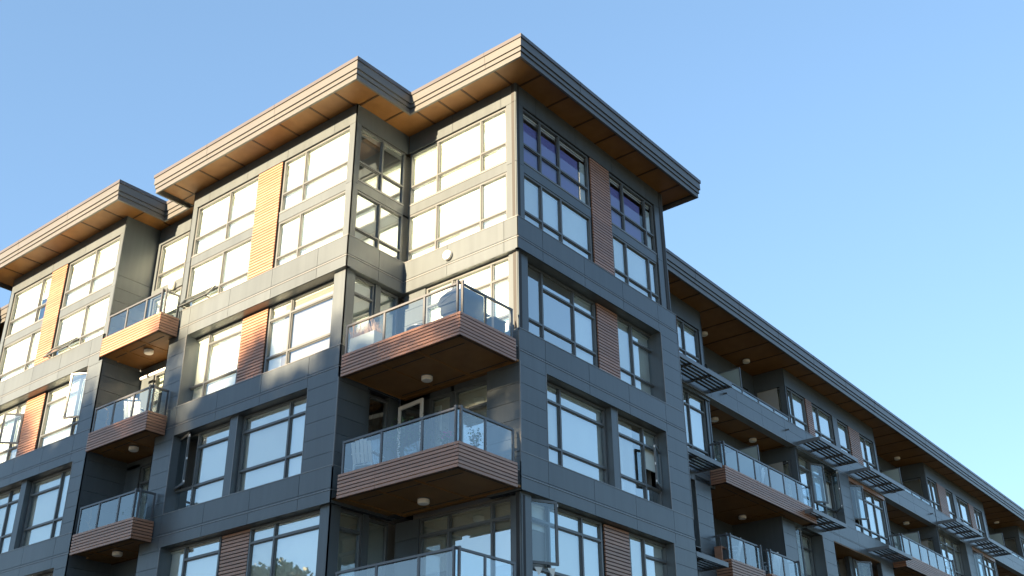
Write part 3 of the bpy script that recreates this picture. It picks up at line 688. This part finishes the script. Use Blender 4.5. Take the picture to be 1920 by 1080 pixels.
        w5 = [(18.46+s0, 22.18+s0, -.30, (19.15+s0, 20.15+s0, 21.25+s0), ((17.15, 18.46+s0, 22.18+s0), (18.28, 18.46+s0, 22.18+s0))),
              (23.22+s0, 27.0+s0, -.15, (24.35+s0, 25.2+s0, 26.1+s0), ((16.95, 23.22+s0, 27.+s0), (18.22, 24.35+s0, 27.+s0)))]
    S2 = FR('L', lg1)
    panels(m, S2, -2.9, -1.55, 18.3, 18.85, (), ()); panels(m, S2, -1.78, -1.55, 16.0, 18.3, (), ()); panels(m, WB_, lg0+.9, lg1, 18.3, 18.9, (), ())
    panels(m, WB_, lg1-.4, lg1, 16, 18.3, (), ()); m.box(W, -2.9, -1.6, lg0-.06, lg0, 15.9, 18.8, PANEL)
    # loggia ceiling
    m.box(W, -2.95, -1.72, lg0, lg1, 18.85, 18.89, SOFF); m.box(W, -2.95, -1.6, lg0, lg1, 18.89, 19.1, DARKW); m.box(W, -1.72, -1.52, lg0, lg1, 18.83, 18.88, SOFF)
    uu = lg0+1.2
    while uu < lg1: m.box(W, -2.95, -1.72, uu-.02, uu+.02, 18.838, 18.851, BATTEN); uu += 1.24
    m.box(W, -1.76, -1.73, lg0, lg1, 18.842, 18.8505, DARKW)
    m.build("wall", BLD)
    s = MB(); slats(s, WB_, lg0, lg0+.9, 0, 16.2, 18.85); s.build("timber_panel", BLD)
    for a, b, dd, mu, tr in w5:
        if k and dd == -.15:
            window(F, a, b, 16.6, 18.62, dd, mu, tr, blind=[0, 1, .85, .9], skip=(a, mu[0], 16.95, 18.62), beads=(k == 1))
            sash(F, (a+.05, dd), (a+.62, dd+.42), 17.05, 18.45)
        elif k:
            window(F, a, b, 16.6, 18.70, dd, mu, tr, blind=[.2, .5, .35, 1], bm=BLIND, beads=(k == 1), skip=(mu[2], b, 17.15, 18.28) if k == 1 else None)
            if k == 1: sash(F, (b-.02, dd), (b-.5, dd+.45), 17.1, 18.62); sash(F, (mu[1]+.02, dd), (mu[1]+.62, dd+.30), 17.1, 18.62)
        else: window(F, a, b, 16.2, 18.68, dd, mu, tr, blind=1)
    window(S2, -2.75, -1.8, 16.1, 18.28, -.06, (), (), blind=1, bm=BLIND2, beads=False, room=False)
    window(WB_, lg0+.9, lg0+3.0, 16.1, 18.28, -.05, (lg0+1.9,), (), blind=.3, beads=False); window(WB_, lg0+3.0, lg1-.4, 16.1, 18.28, -.05, (lg0+4.4,), (), blind=.4, beads=False)
    lamp((-2.42, lg0+1.85, 18.85)); lamp((-2.42, lg0+4.68, 18.85))
    ps = MB(); SC_ = FR('L', lg0+2.55)
    ps.box(SC_, -2.84, -1.30, -.03, -.01, 16.2, 17.75, FROST)
    for a, b, z0, z1 in ((-1.30, -1.26, 16.2, 17.79), (-2.84, -1.30, 17.75, 17.79)): ps.box(SC_, a, b, -.04, 0, z0, z1, LOUV)
    ps.build("privacy_screen", BLD)
    # --- level 5 timber balcony
    e0, e1 = lg0-.62, lg1-.30
    bat = [(-2.9, -1.02, x-.02, x+.02) for x in (e0+1.6, e0+3.1, e0+4.45)]
    L_ = e1-e0
    sl = [(-1.42, -1.39, e0+.5, e0+5.0)]
    balcony([((-1.5, e0), (-.96, e0)), ((-.96, e0), (-.96, e1)), ((-.96, e1), (-1.5, e1))], -1.5, -.98, e0+.02, e1-.02, 15.68, 16.25,
            [[.25, 1.0], [0, .175, .35, .51, .675, .83, 1.0], [0, .8]], None, bat, sl, .80)
    m = MB(); m.box(W, -3.4, -1.501, lg0-.6, lg1-1.9, 15.73, 15.77, SOFF); m.box(W, -2.95, -1.501, lg0, lg1, 15.77, 16.1, DARKW)
    for b in bat: m.box(W, b[0], -1.51, b[2], b[3], 15.718, 15.732, BATTEN)
    m.build("balcony_floor", BLD); lamp((-2.5, e0+3.95, 15.73))
    # --- level 4 and below
    m = MB()
    q0 = 7.52 if k == 0 else 19.75+s0
    if k == 0:
        panels(m, F, 10.52, 11.48, 13.3, 15.80, (), HALL); panels(m, F, 7.52, 9.2, 13.3, 15.62, (), HALL); reveal(m, F, 9.2, 10.52, 13.55, 15.82, .5)
        panels(m, F, 7.52, 11.48, 12.6, 13.3, (), (12.96,)); groove(m, F, 7.52, 11.48, 12.96); corner_trim(m, F, 10.53, 13.55, 15.8)
        panels(m, F, 7.52, 11.48, GZ, 12.6, vw, HALL)
    else:
        panels(m, F, 19.75+s0, 20.75+s0, GZ, 15.70, (), HALL); corner_trim(m, F, 19.76+s0, 13.5, 15.7)
        panels(m, F, 20.75+s0, 26.6+s0, 12.6, 13.4, vw, (12.96,)); panels(m, F, 20.75+s0, 26.6+s0, GZ, 12.6, vw, HALL)
        panels(m, F, 25.3+s0, 26.6+s0, 13.4, 15.7, (), HALL); m.box(F, 20.75+s0, 26.6+s0, -2, -.01, 15.66, 15.70, SOFF)
        panels(m, F, 23.3+s0, 23.6+s0, 13.4, 15.66, (), (), -.5); m.box(F, 20.75+s0, 23.3+s0, -1.9, -1.85, 13.3, 15.7, ROOMD)
    j0, j1 = (16.45+s0+15.1, 17.45+s0+15.1)
    panels(m, F, j0, j1, GZ, 15.72, (), HALL); corner_trim(m, F, j1-.01, 13.5, 15.7); panels(m, F, j1, 19.75+s0+15.1, 12.6, 13.5, (), (12.96,)); panels(m, F, j1, 19.75+s0+15.1, GZ, 12.6, (), HALL)
    S3 = FR('L', j0); panels(m, S3, -3.4, -1.502, GZ, 15.73, (), (), 0); panels(m, FR('R', -3.4), j0-5.2, j0, GZ, 15.73, (), (), 0)
    reveal(m, F, j1, 19.75+s0+15.1, 13.5, 15.72, .5)
    m.build("wall", BLD)
    if k: 
        window(F, 23.6+s0, 25.3+s0, 13.45, 15.6, -.45, (24.4+s0,), (14.2,), blind=1, beads=False)
        if k == 1: sash(F, (23.65, -.4), (24.15, .02), 14.1, 15.5)
        window(FR('R', -2.4), 21.0+s0, 23.2+s0, 13.4, 15.5, 0, (22+s0,), (15.0,), blind=1, bm=BLIND2, beads=False, room=False)
    window(F, j1+.02, 19.73+s0+15.1, 13.5, 15.7, -.45, (j1+.7,), ((14.2, j1+.7, 19.73+s0+15.1), (15.2, j1+.7, 19.73+s0+15.1)), blind=[.9, .95], beads=(k == 0))
    if k == 0: window(F, 9.2, 10.50, 13.5, 15.8, -.5, (), (14.2,), blind=1); sash(F, (17.5, -.40), (18.15, -.12), 13.62, 15.66)
    t0 = j0-5.15
    for (e0, e1, ps_) in ((t0+.05, t0+2.25, [0, .52, 1]), (t0+2.7, t0+5.05, [0, .5, 1])):
        balcony([((-1.5, e0), (-.96, e0)), ((-.96, e0), (-.96, e1)), ((-.96, e1), (-1.5, e1))], -3.3, -.98, e0+.02, e1-.02, 12.72, 13.30, [[.3, 1.0], ps_, [0, .8]], None, (), (), .78)
    # --- sun louvres
    def louvre(u0, u1, z):
        F = WF; m = MB(); o0, o1 = 0.0, .86
        m.box(F, u0, u1, o1-.03, o1, z-.02, z+.12, LOUV)
        m.box(F, u0, u0+.035, o0, o1-.03, z-.02, z+.11, LOUV); m.box(F, u1-.035, u1, o0, o1-.03, z-.02, z+.11, LOUV)
        lo = m.build("sun_louvre", BLD); b = MB()
        n = max(2, round((u1-u0)/1.1))
        for i in range(1, n): uu = u0+(u1-u0)*i/n; b.box(F, uu-.03, uu+.03, o0, o1-.03, z-.01, z+.08, LOUV)
        b.build("bracket", lo); s = MB()
        for i in range(5):
            dd = .10+i*.155
            s.prism_u(F, [(dd, z+.028), (dd+.108, z+.018), (dd+.108, z+.036), (dd, z+.046)], u0+.03, u1-.03, LOUVB)
        s.build("louvre_blade", lo)
    if k == 0: louvre(8.3, 12.0, 18.92); louvre(8.0, 10.72, 15.90); louvre(7.9, 10.50, 12.85); louvre(17.2, 20.05, 15.9)
    elif k in (1, 3): louvre(18.7+s0, 22.22+s0, 18.92); louvre(23.42+s0, 27.15+s0, 18.92); louvre(24.08+s0, 26.58+s0, 15.9); louvre(32.3+s0, 35.1+s0, 15.9)
    else: louvre(33.6+s0-15.1, 37.4+s0-15.1, 18.92); louvre(38.3+s0-15.1, 42.2+s0-15.1, 18.92); louvre(39.2+s0-15.1, 41.7+s0-15.1, 15.9)
m = MB()
m.box(W, -14, -13.8, 8, U_END, GZ, 22, PANEL); m.box(W, -13.8, -.9, U_END-.2, U_END, GZ, 22, PANEL)
m.build("back_wall", BLD)
m = MB()
for L in (L6, L5, L4): m.box(W, -8, -3.5, 8, U_END-1, L-.24, L-.02, CONC)
m.box(W, -8.2, -8, 8, U_END-1, GZ, 21.9, ROOMD)
m.build("floor_slab", BLD)
XF[0] = None

# ------------------------------------------------------------------ THINGS ON THE BALCONIES
def leafy(mb, c, r, n, sz, mt, seed, stems=6, base=None):
    rnd = random.Random(seed)
    for i in range(stems):
        an = rnd.uniform(0, 6.28); q = rnd.uniform(.2, .8)
        mb.cyl(base, (c[0]+math.cos(an)*r[0]*q, c[1]+math.sin(an)*r[1]*q, c[2]+rnd.uniform(-.3, .7)*r[2]), .008, .003, BARK, 5)
    for _ in range(n):
        v = Vector((rnd.gauss(0, 1), rnd.gauss(0, 1), rnd.gauss(0, 1))).normalized()*rnd.random()**.4
        k = 1+.25*math.sin(v.x*9+v.z*7)
        p = Vector(c)+Vector((v.x*r[0]*k, v.y*r[1]*k, v.z*r[2]*k))
        a = Vector((rnd.gauss(0, 1), rnd.gauss(0, 1), rnd.gauss(0, .6))).normalized(); b = a.orthogonal().normalized(); s_ = sz*rnd.uniform(.6, 1.3)
        mb.quad([p-a*s_, p+b*s_*.45, p+a*s_, p-b*s_*.45], mt)
def pot_mb(x, y, z, r, h):
    m = MB(); m.cyl((x, y, z), (x, y, z+h), r*.72, r, POT, 18); m.cyl((x, y, z+h-.03), (x, y, z+h), r*1.08, r*1.08, POT, 18); return m
def potted(x, y, z, ph, pr, top, r, n, sz, label, seed, flower=None, stems=6, mt=LEAF):
    f = MB(); leafy(f, (x, y, (z+ph+top)/2+.05), (r, r, (top-z-ph)/2), n, sz, mt, seed, stems, (x, y, z+ph*.8))
    parts = [("pot", pot_mb(x, y, z, pr, ph)), ("foliage", f)]
    if flower:
        b = MB(); leafy(b, (x, y, top-.06), (r*.8, r*.8, .1), 60, .028, flower, seed+1, 0, (x, y, z)); parts.append(("flowers", b))
    thing("potted_plant", (x, y, z), label, "plant", parts)
FL5, FL4 = 16.105, 13.105
# barbecue on the upper corner balcony
hood = MB(); P = [(-.97, 16.74), (-.99, 16.84), (-.90, 16.96), (-.68, 17.04), (-.42, 17.05), (-.30, 16.98), (-.27, 16.74)]
hood.add([(x, -1.78, z) for x, z in P]+[(x, -1.02, z) for x, z in P], [tuple(range(7)), tuple(range(13, 6, -1))]+[(i, (i+1) % 7, 7+(i+1) % 7, 7+i) for i in range(7)], BLACK)
body = MB(); body.box(W, -.93, -.30, -1.74, -1.06, 16.52, 16.735, BLACK); body.box(W, -.86, -.34, -1.70, -1.10, 16.20, 16.52, BLACK)
for x in (-.84, -.38):
    for y in (-1.68, -1.12): body.box(W, x, x+.04, y, y+.04, FL5, 16.3, METAL)
back = MB(); back.box(W, -.27, -.25, -1.80, -1.00, 16.22, 17.06, BLACK)
shelf = MB(); shelf.box(W, -.85, -.32, -1.0, -.68, 16.70, 16.73, BLACK); shelf.box(W, -.8, -.77, -.95, -.72, 16.64, 16.70, STEEL)
hd = MB(); hd.cyl((-1.04, -1.66, 16.86), (-1.04, -1.14, 16.86), .012, .012, STEEL, 8)
for y in (-1.66, -1.14): hd.cyl((-1.04, y, 16.86), (-.93, y, 16.89), .01, .01, STEEL, 8)
hd.cyl((-.88, -1.80, 16.80), (-.55, -1.80, 16.93), .01, .01, STEEL, 6)
kn = MB()
for i in range(4): kn.cyl((-.93, -1.62+.15*i, 16.64), (-.965, -1.62+.15*i, 16.64), .026, .022, STEEL, 12)
wh = MB()
for x in (-.80, -.40): wh.cyl((x-.03, -1.10, 16.16), (x+.03, -1.10, 16.16), .055, .055, BLACK, 14)
thing("barbecue_grill", (-.6, -1.4, FL5), "black gas barbecue with a closed hood at the outer corner of the top corner balcony", "barbecue",
      [("hood", hood), ("cart", body), ("heat_shield", back), ("side_shelf", shelf), ("handle", hd), ("knob", kn), ("wheel", wh)])
b = MB(); b.box(W, -.46, -.13, -.78, -.36, FL5, 16.58, BLACK); l_ = MB(); l_.box(W, -.47, -.12, -.79, -.35, 16.58, 16.62, METAL)
thing("storage_box", (-.3, -.57, FL5), "upright dark storage box with a lid beside the barbecue", "storage box", [("box", b), ("lid", l_)])
# planter with dry grass
m = MB(); m.box(W, -3.70, -2.86, -1.95, -1.62, FL5, 16.66, POT); g = MB(); rnd = random.Random(3)
for i in range(520):
    x, y = rnd.uniform(-3.68, -2.88), rnd.uniform(-1.93, -1.64); an = rnd.uniform(0, 6.28); L = rnd.uniform(.12, .36); q = rnd.uniform(.05, .2)
    p = Vector((x, y, 16.62)); t = p+Vector((math.cos(an)*q, math.sin(an)*q, L)); n_ = Vector((math.sin(an), -math.cos(an), 0))*.006
    g.quad([p-n_, p+n_, t+n_*.4, t-n_*.4], GRASSM)
thing("grass_planter", (-3.3, -1.8, FL5), "long grey planter of dry brown grass at the left end of the top corner balcony", "planter", [("box", m), ("grass", g)])
m = MB(); m.cyl((-2.25, -.95, 16.80), (-2.25, -.95, 16.83), .38, .38, METAL, 28); k = MB()
for i in range(3): an = i*2.1; k.cyl((-2.25+math.cos(an)*.28, -.95+math.sin(an)*.28, FL5), (-2.25+math.cos(an)*.12, -.95+math.sin(an)*.12, 16.80), .014, .014, METAL, 8)
thing("bistro_table", (-2.25, -.95, FL5), "small round metal table between the grass planter and the barbecue", "table", [("tabletop", m), ("leg", k)])
def plastic_chair(x, y, z, ang, label, mt=PVC, name="garden_chair"):
    c, s_ = math.cos(ang), math.sin(ang)
    def T(a, b): return (x+a*c-b*s_, y+a*s_+b*c)
    def bx(mb, a0, a1, b0, b1, z0, z1, tilt=0):
        q = [T(a0, b0), T(a1, b0), T(a1, b1), T(a0, b1)]; q2 = [T(a0, b0+tilt), T(a1, b0+tilt), T(a1, b1+tilt), T(a0, b1+tilt)]
        mb.hexa([(p[0], p[1], z+z0) for p in q]+[(p[0], p[1], z+z1) for p in q2], mt)
    se = MB(); 
    for i in range(5): bx(se, -.25, .25, -.24+i*.098, -.155+i*.098, .40-.012*i, .42-.012*i)
    ba = MB()
    for i in range(5):
        h = .86+.05*(2-abs(i-2)); bx(ba, -.25+i*.103, -.165+i*.103, .24, .265, .40, h, .14)
    bx(ba, -.26, .26, .29, .31, .6, .64, .01)
    legs = []
    for a in (-.25, .21):
        for b_ in (-.24, .22): l = MB(); bx(l, a, a+.04, b_, b_+.04, 0, .62 if b_ < 0 else .42); legs.append(("leg", l))
    ar = MB()
    for a in (-.29, .21): bx(ar, a, a+.08, -.26, .30, .62, .645)
    thing(name, (x, y, z), label, "chair", [("seat", se), ("backrest", ba), ("armrest", ar)]+legs)
plastic_chair(-3.30, -1.50, FL4, math.pi*1.0+.3, "white slatted garden chair behind the glass at the left end of the middle corner balcony")
potted(-2.30, -1.55, FL4, .30, .17, 14.35, .42, 420, .035, "tall bushy green plant by the open white balcony door, middle corner balcony", 11, stems=9)
potted(-1.62, -1.60, FL4, .30, .15, 14.25, .30, 200, .03, "thin twiggy plant right of the bushy green plant, middle corner balcony", 12, stems=12)
potted(-.80, -1.62, FL4, .28, .14, 13.72, .20, 160, .03, "low pot of pink flowers at the front edge of the middle corner balcony", 13, flower=PINK)
potted(-.46, -1.02, FL4, .26, .13, 13.88, .17, 150, .035, "small dark green bonsai like tree near the right side glass of the middle corner balcony", 14, stems=5)
potted(-11.55, -2.30, 19.25, .30, .16, 20.20, .24, 190, .022, "airy yellowish shrub in a pot at the right end of the topmost left balcony", 15, stems=14, mt=mat("leaf_yellow", (.24, .2, .06), .7, vary=.3, vscale=9))
potted(-11.35, -2.42, 13.25, .22, .12, 13.85, .2, 150, .03, "green plant low behind the side glass of the lowest left balcony", 16)
plastic_chair(-12.35, -2.05, 16.22, math.pi+.5, "white garden chair behind the middle glass of the middle left balcony")
# ribbon-like red brown climber on trellis at the left ends
for z, lb in ((16.22, "brown twisted branch ornament at the left end of the middle left balcony"), (13.25, "brown twisted branch ornament at the left end of the lowest left balcony")):
    m = MB(); pt = Vector((-13.45, -2.35, z)); rnd = random.Random(int(z))
    for i in range(14):
        q = pt+Vector((.045*math.sin(i*1.7), .03*math.cos(i*1.3), .062)); m.cyl(pt, q, .016, .016, STRAW, 7); 
        if i % 3 == 1: m.cyl(q, q+Vector((rnd.uniform(-.25, .25), rnd.uniform(-.1, .1), .16)), .009, .004, STRAW, 6)
        pt = q
    b = MB(); b.cyl((-13.45, -2.35, z), (-13.45, -2.35, z+.1), .1, .1, POT, 14)
    thing("branch_ornament", (-13.45, -2.35, z), lb, "ornament", [("branch", m), ("base", b)])
# aluminium awning tube on the loggia wall
m = MB(); m.cyl((-13.35, -1.50, 18.33), (-11.45, -1.50, 18.33), .05, .05, PVC, 12)
for x in (-12.95, -11.85): m.cyl((x-.05, -1.50, 18.33), (x+.05, -1.50, 18.33), .056, .056, STEEL, 12)
thing("awning_tube", (-12.4, -1.5, 18.33), "white rolled awning tube across the recess above the middle left balcony", "awning", [("tube", m)])
# cloths hanging below the open sash
m = MB()
for x, u, sg in ((-.16, .74, -1), (-.02, 1.02, 1)):
    m.add([(x, u-.13, 11.10), (x+.02, u+.14, 11.13), (x+.05, u+.03*sg, 10.90), (x-.03, u-.02, 11.12)], [(0, 1, 2), (0, 2, 3), (3, 2, 1)], CARD)
thing("hanging_cloth", (-.1, .9, 11.1), "two pale folded cloths hanging under the open casement at the building corner", "cloth", [("cloth", m)])
XF[0] = WING
# heat pump with insulated pipes, crate planter, chairs on the wing
m = MB(); m.box(W, -2.75, -2.35, 12.95, 13.75, 16.15, 16.85, POT); f = MB(); f.cyl((-2.34, 13.3, 16.5), (-2.32, 13.3, 16.5), .24, .24, BLACK, 20)
for i in range(5): f.cyl((-2.315, 13.3, 16.5), (-2.31, 13.3+.2*math.cos(i*1.257), 16.5+.2*math.sin(i*1.257)), .008, .008, METAL, 5)
pp = MB()
for k, dy in enumerate((0, .35)):
    pts = [(-2.55, 13.3+dy, 16.85), (-2.5, 13.35+dy, 17.4), (-2.45, 13.25+dy, 17.9), (-2.6, 13.10+dy, 18.35), (-2.8, 13.05+dy, 18.5)]
    for i in range(4): pp.cyl(pts[i], pts[i+1], .045, .045, METAL, 10)
thing("heat_pump", (-2.55, 13.35, 16.15), "grey heat pump with two dark pipes on the timber wall behind the long wing balcony", "heat pump", [("casing", m), ("fan_grille", f), ("pipe", pp)])
m = MB()
for z in (13.2, 13.62): m.box(W, -1.40, -1.16, 11.16, 11.86, z, z+.05, WOODV)
for y in (11.16, 11.81): m.box(W, -1.40, -1.16, y, y+.05, 13.25, 13.62, WOODV)
k = MB(); k.box(W, -1.37, -1.19, 11.21, 11.81, 13.25, 13.62, BLACK)
thing("wooden_crate", (-1.28, 11.5, 13.2), "small timber framed crate with dark mesh sides on the lower wing balcony", "crate", [("frame", m), ("mesh", k)])
plastic_chair(-1.62, 12.55, 13.25, -1.2, "white slatted chair behind the glass of the lower wing balcony beside the timber crate")
plastic_chair(-1.62, 15.2, 13.25, -1.6, "white chair on the second lower wing balcony, right of the one with the crate")
plastic_chair(-1.75, 15.05, 16.15, -1.3, "folding chair with pale slats behind the middle glass of the long upper wing balcony")
XF[0] = None


# ------------------------------------------------------------------ ground and what stands across the street
def struct(name, mb):
    o = mb.build(name); o['kind'] = 'structure'; return o
GRND = mat("ground_soil_grass", (.06, .065, .04), .95, vary=.2, vscale=.05)
ASPH = mat("asphalt", (.055, .055, .057), .9, vary=.12, vscale=.3)
PAVE = mat("pavement_concrete", (.16, .155, .15), .85, vary=.08, vscale=.4)
PAINT = mat("road_paint", (.75, .74, .70), .6)
m = MB(); m.quad([(-900, -900, GZ), (900, -900, GZ), (900, 900, GZ), (-900, 900, GZ)], GRND); struct("ground", m)
m = MB(); m.quad([(-200, -30, GZ+.004), (200, -30, GZ+.004), (200, -19.5, GZ+.004), (-200, -19.5, GZ+.004)], ASPH); struct("street", m)
m = MB(); m.box(W, -200, 200, -19.4, -9, GZ-.1, GZ+.12, PAVE); m.box(W, -200, 200, -33, -30.1, GZ-.1, GZ+.12, PAVE); struct("pavement", m)
m = MB()
for i in range(-20, 20): m.box(W, i*6, i*6+3, -24.82, -24.70, GZ+.004, GZ+.009, PAINT)
struct("lane_marking", m)
def leaf_cloud(mb, c, r, n, sz, mt, rnd):
    for _ in range(n):
        v = Vector((rnd.gauss(0, 1), rnd.gauss(0, 1), rnd.gauss(0, 1))).normalized()*rnd.random()**.45
        p = Vector(c)+Vector((v.x*r[0], v.y*r[1], v.z*r[2]))
        gx, gz = p.x-p.y*.0524, p.z+p.y*.2053          # gap shaped into the crowns so dappled sun lands on the corner pier
        if -1.15 < gx < -.02 and 13.6+.5*math.sin(gx*5) < gz < 15.5 and rnd.random() < .85: continue
        a = Vector((rnd.gauss(0, 1), rnd.gauss(0, 1), rnd.gauss(0, 1))).normalized(); b = a.orthogonal().normalized()
        b = b*math.cos(1)+a.cross(b)*math.sin(1); s_ = sz*rnd.uniform(.6, 1.3)
        mb.quad([p-a*s_, p+b*s_*.5, p+a*s_, p-b*s_*.5], mt)
def big_tree(x, y, h, label):
    rnd = random.Random(int(x*10)); t = MB()
    t.cyl((x, y, GZ), (x+.3, y, GZ+h*.5), .45, .25, BARK, 10); t.cyl((x+.3, y, GZ+h*.5), (x, y+.2, GZ+h*.9), .25, .06, BARK, 8)
    for i in range(9):
        z = GZ+h*(.35+.06*i); an = i*2.4; L = h*.16
        t.cyl((x+.2, y, z), (x+math.cos(an)*L, y+math.sin(an)*L, z+L*.6), .12, .04, BARK, 6)
    c = MB()
    for i in range(26):
        z = GZ+h*rnd.uniform(.32, .92); rr = h*.20*math.sin(math.pi*min(1, max(.12, (z-GZ)/h-.12)))**.8; an = rnd.uniform(0, 6.28); q = rr*rnd.uniform(.1, 1)
        leaf_cloud(c, (x+math.cos(an)*q, y+math.sin(an)*q, z), (1.5, 1.5, 1.1), 330, .28, LEAF, rnd)
    leaf_cloud(c, (x, y, GZ+h*.93), (1.1, 1.1, h*.07), 400, .25, LEAF, rnd)
    thing("street_tree", (x, y, GZ), label, "tree", [("trunk", t), ("crown", c)], "trees along the street")
TREES = [(-21.5, 25.3, "broad tall tree at the far left of the row across the street"), (-17.6, 25.7, "tall tree beside the broad one, second of the row across the street"), (-13.8, 26.5, "tallest tree of the row across the street, third from the left"),
         (-10.4, 25.4, "tall tree in the middle of the row across the street, fourth from the left"), (-7.0, 24.8, "fifth tree of the row across the street, before the cream block's corner"), (-3.6, 24.5, "sixth tree of the row across the street, just past the cream block"),
         (-.4, 24.3, "seventh tree of the row across the street"), (2.8, 24.0, "slender eighth tree of the row across the street"), (6.2, 24.2, "last tree at the right end of the row across the street")]
XF[0] = Matrix.Translation((0, 22.5, 0))
big_tree(-44.5, -56, 19.2, "slim young tree standing far down the street, well left of the row")
XF[0] = None
for i, (x, h, lb) in enumerate(TREES):
    big_tree(x, -56-(i % 3)*1.5, h, lb)
# opposite block that keeps the lower storeys in shade
m = MB(); OB = FR('N', -66)
m.box(W, -27, -4.5, -80, -66, GZ, GZ+24.2, mat("render_cream", (.4, .37, .32), .8)); m2 = MB()
for i in range(7):
    for j in range(7): m2.box(OB, -25.5+i*2.9, -24+i*2.9, -.05, .03, GZ+1.5+j*3.2, GZ+3.1+j*3.2, FRAME)
m3 = MB(); m3.box(W, -27.3, -4.2, -80.3, -65.7, GZ+24.2, GZ+24.7, FASC)
thing("opposite_building", (-9, -73, GZ), "plain cream rendered block across the street behind the trees", "building", [("wall", m), ("window_band", m2), ("roof", m3)])
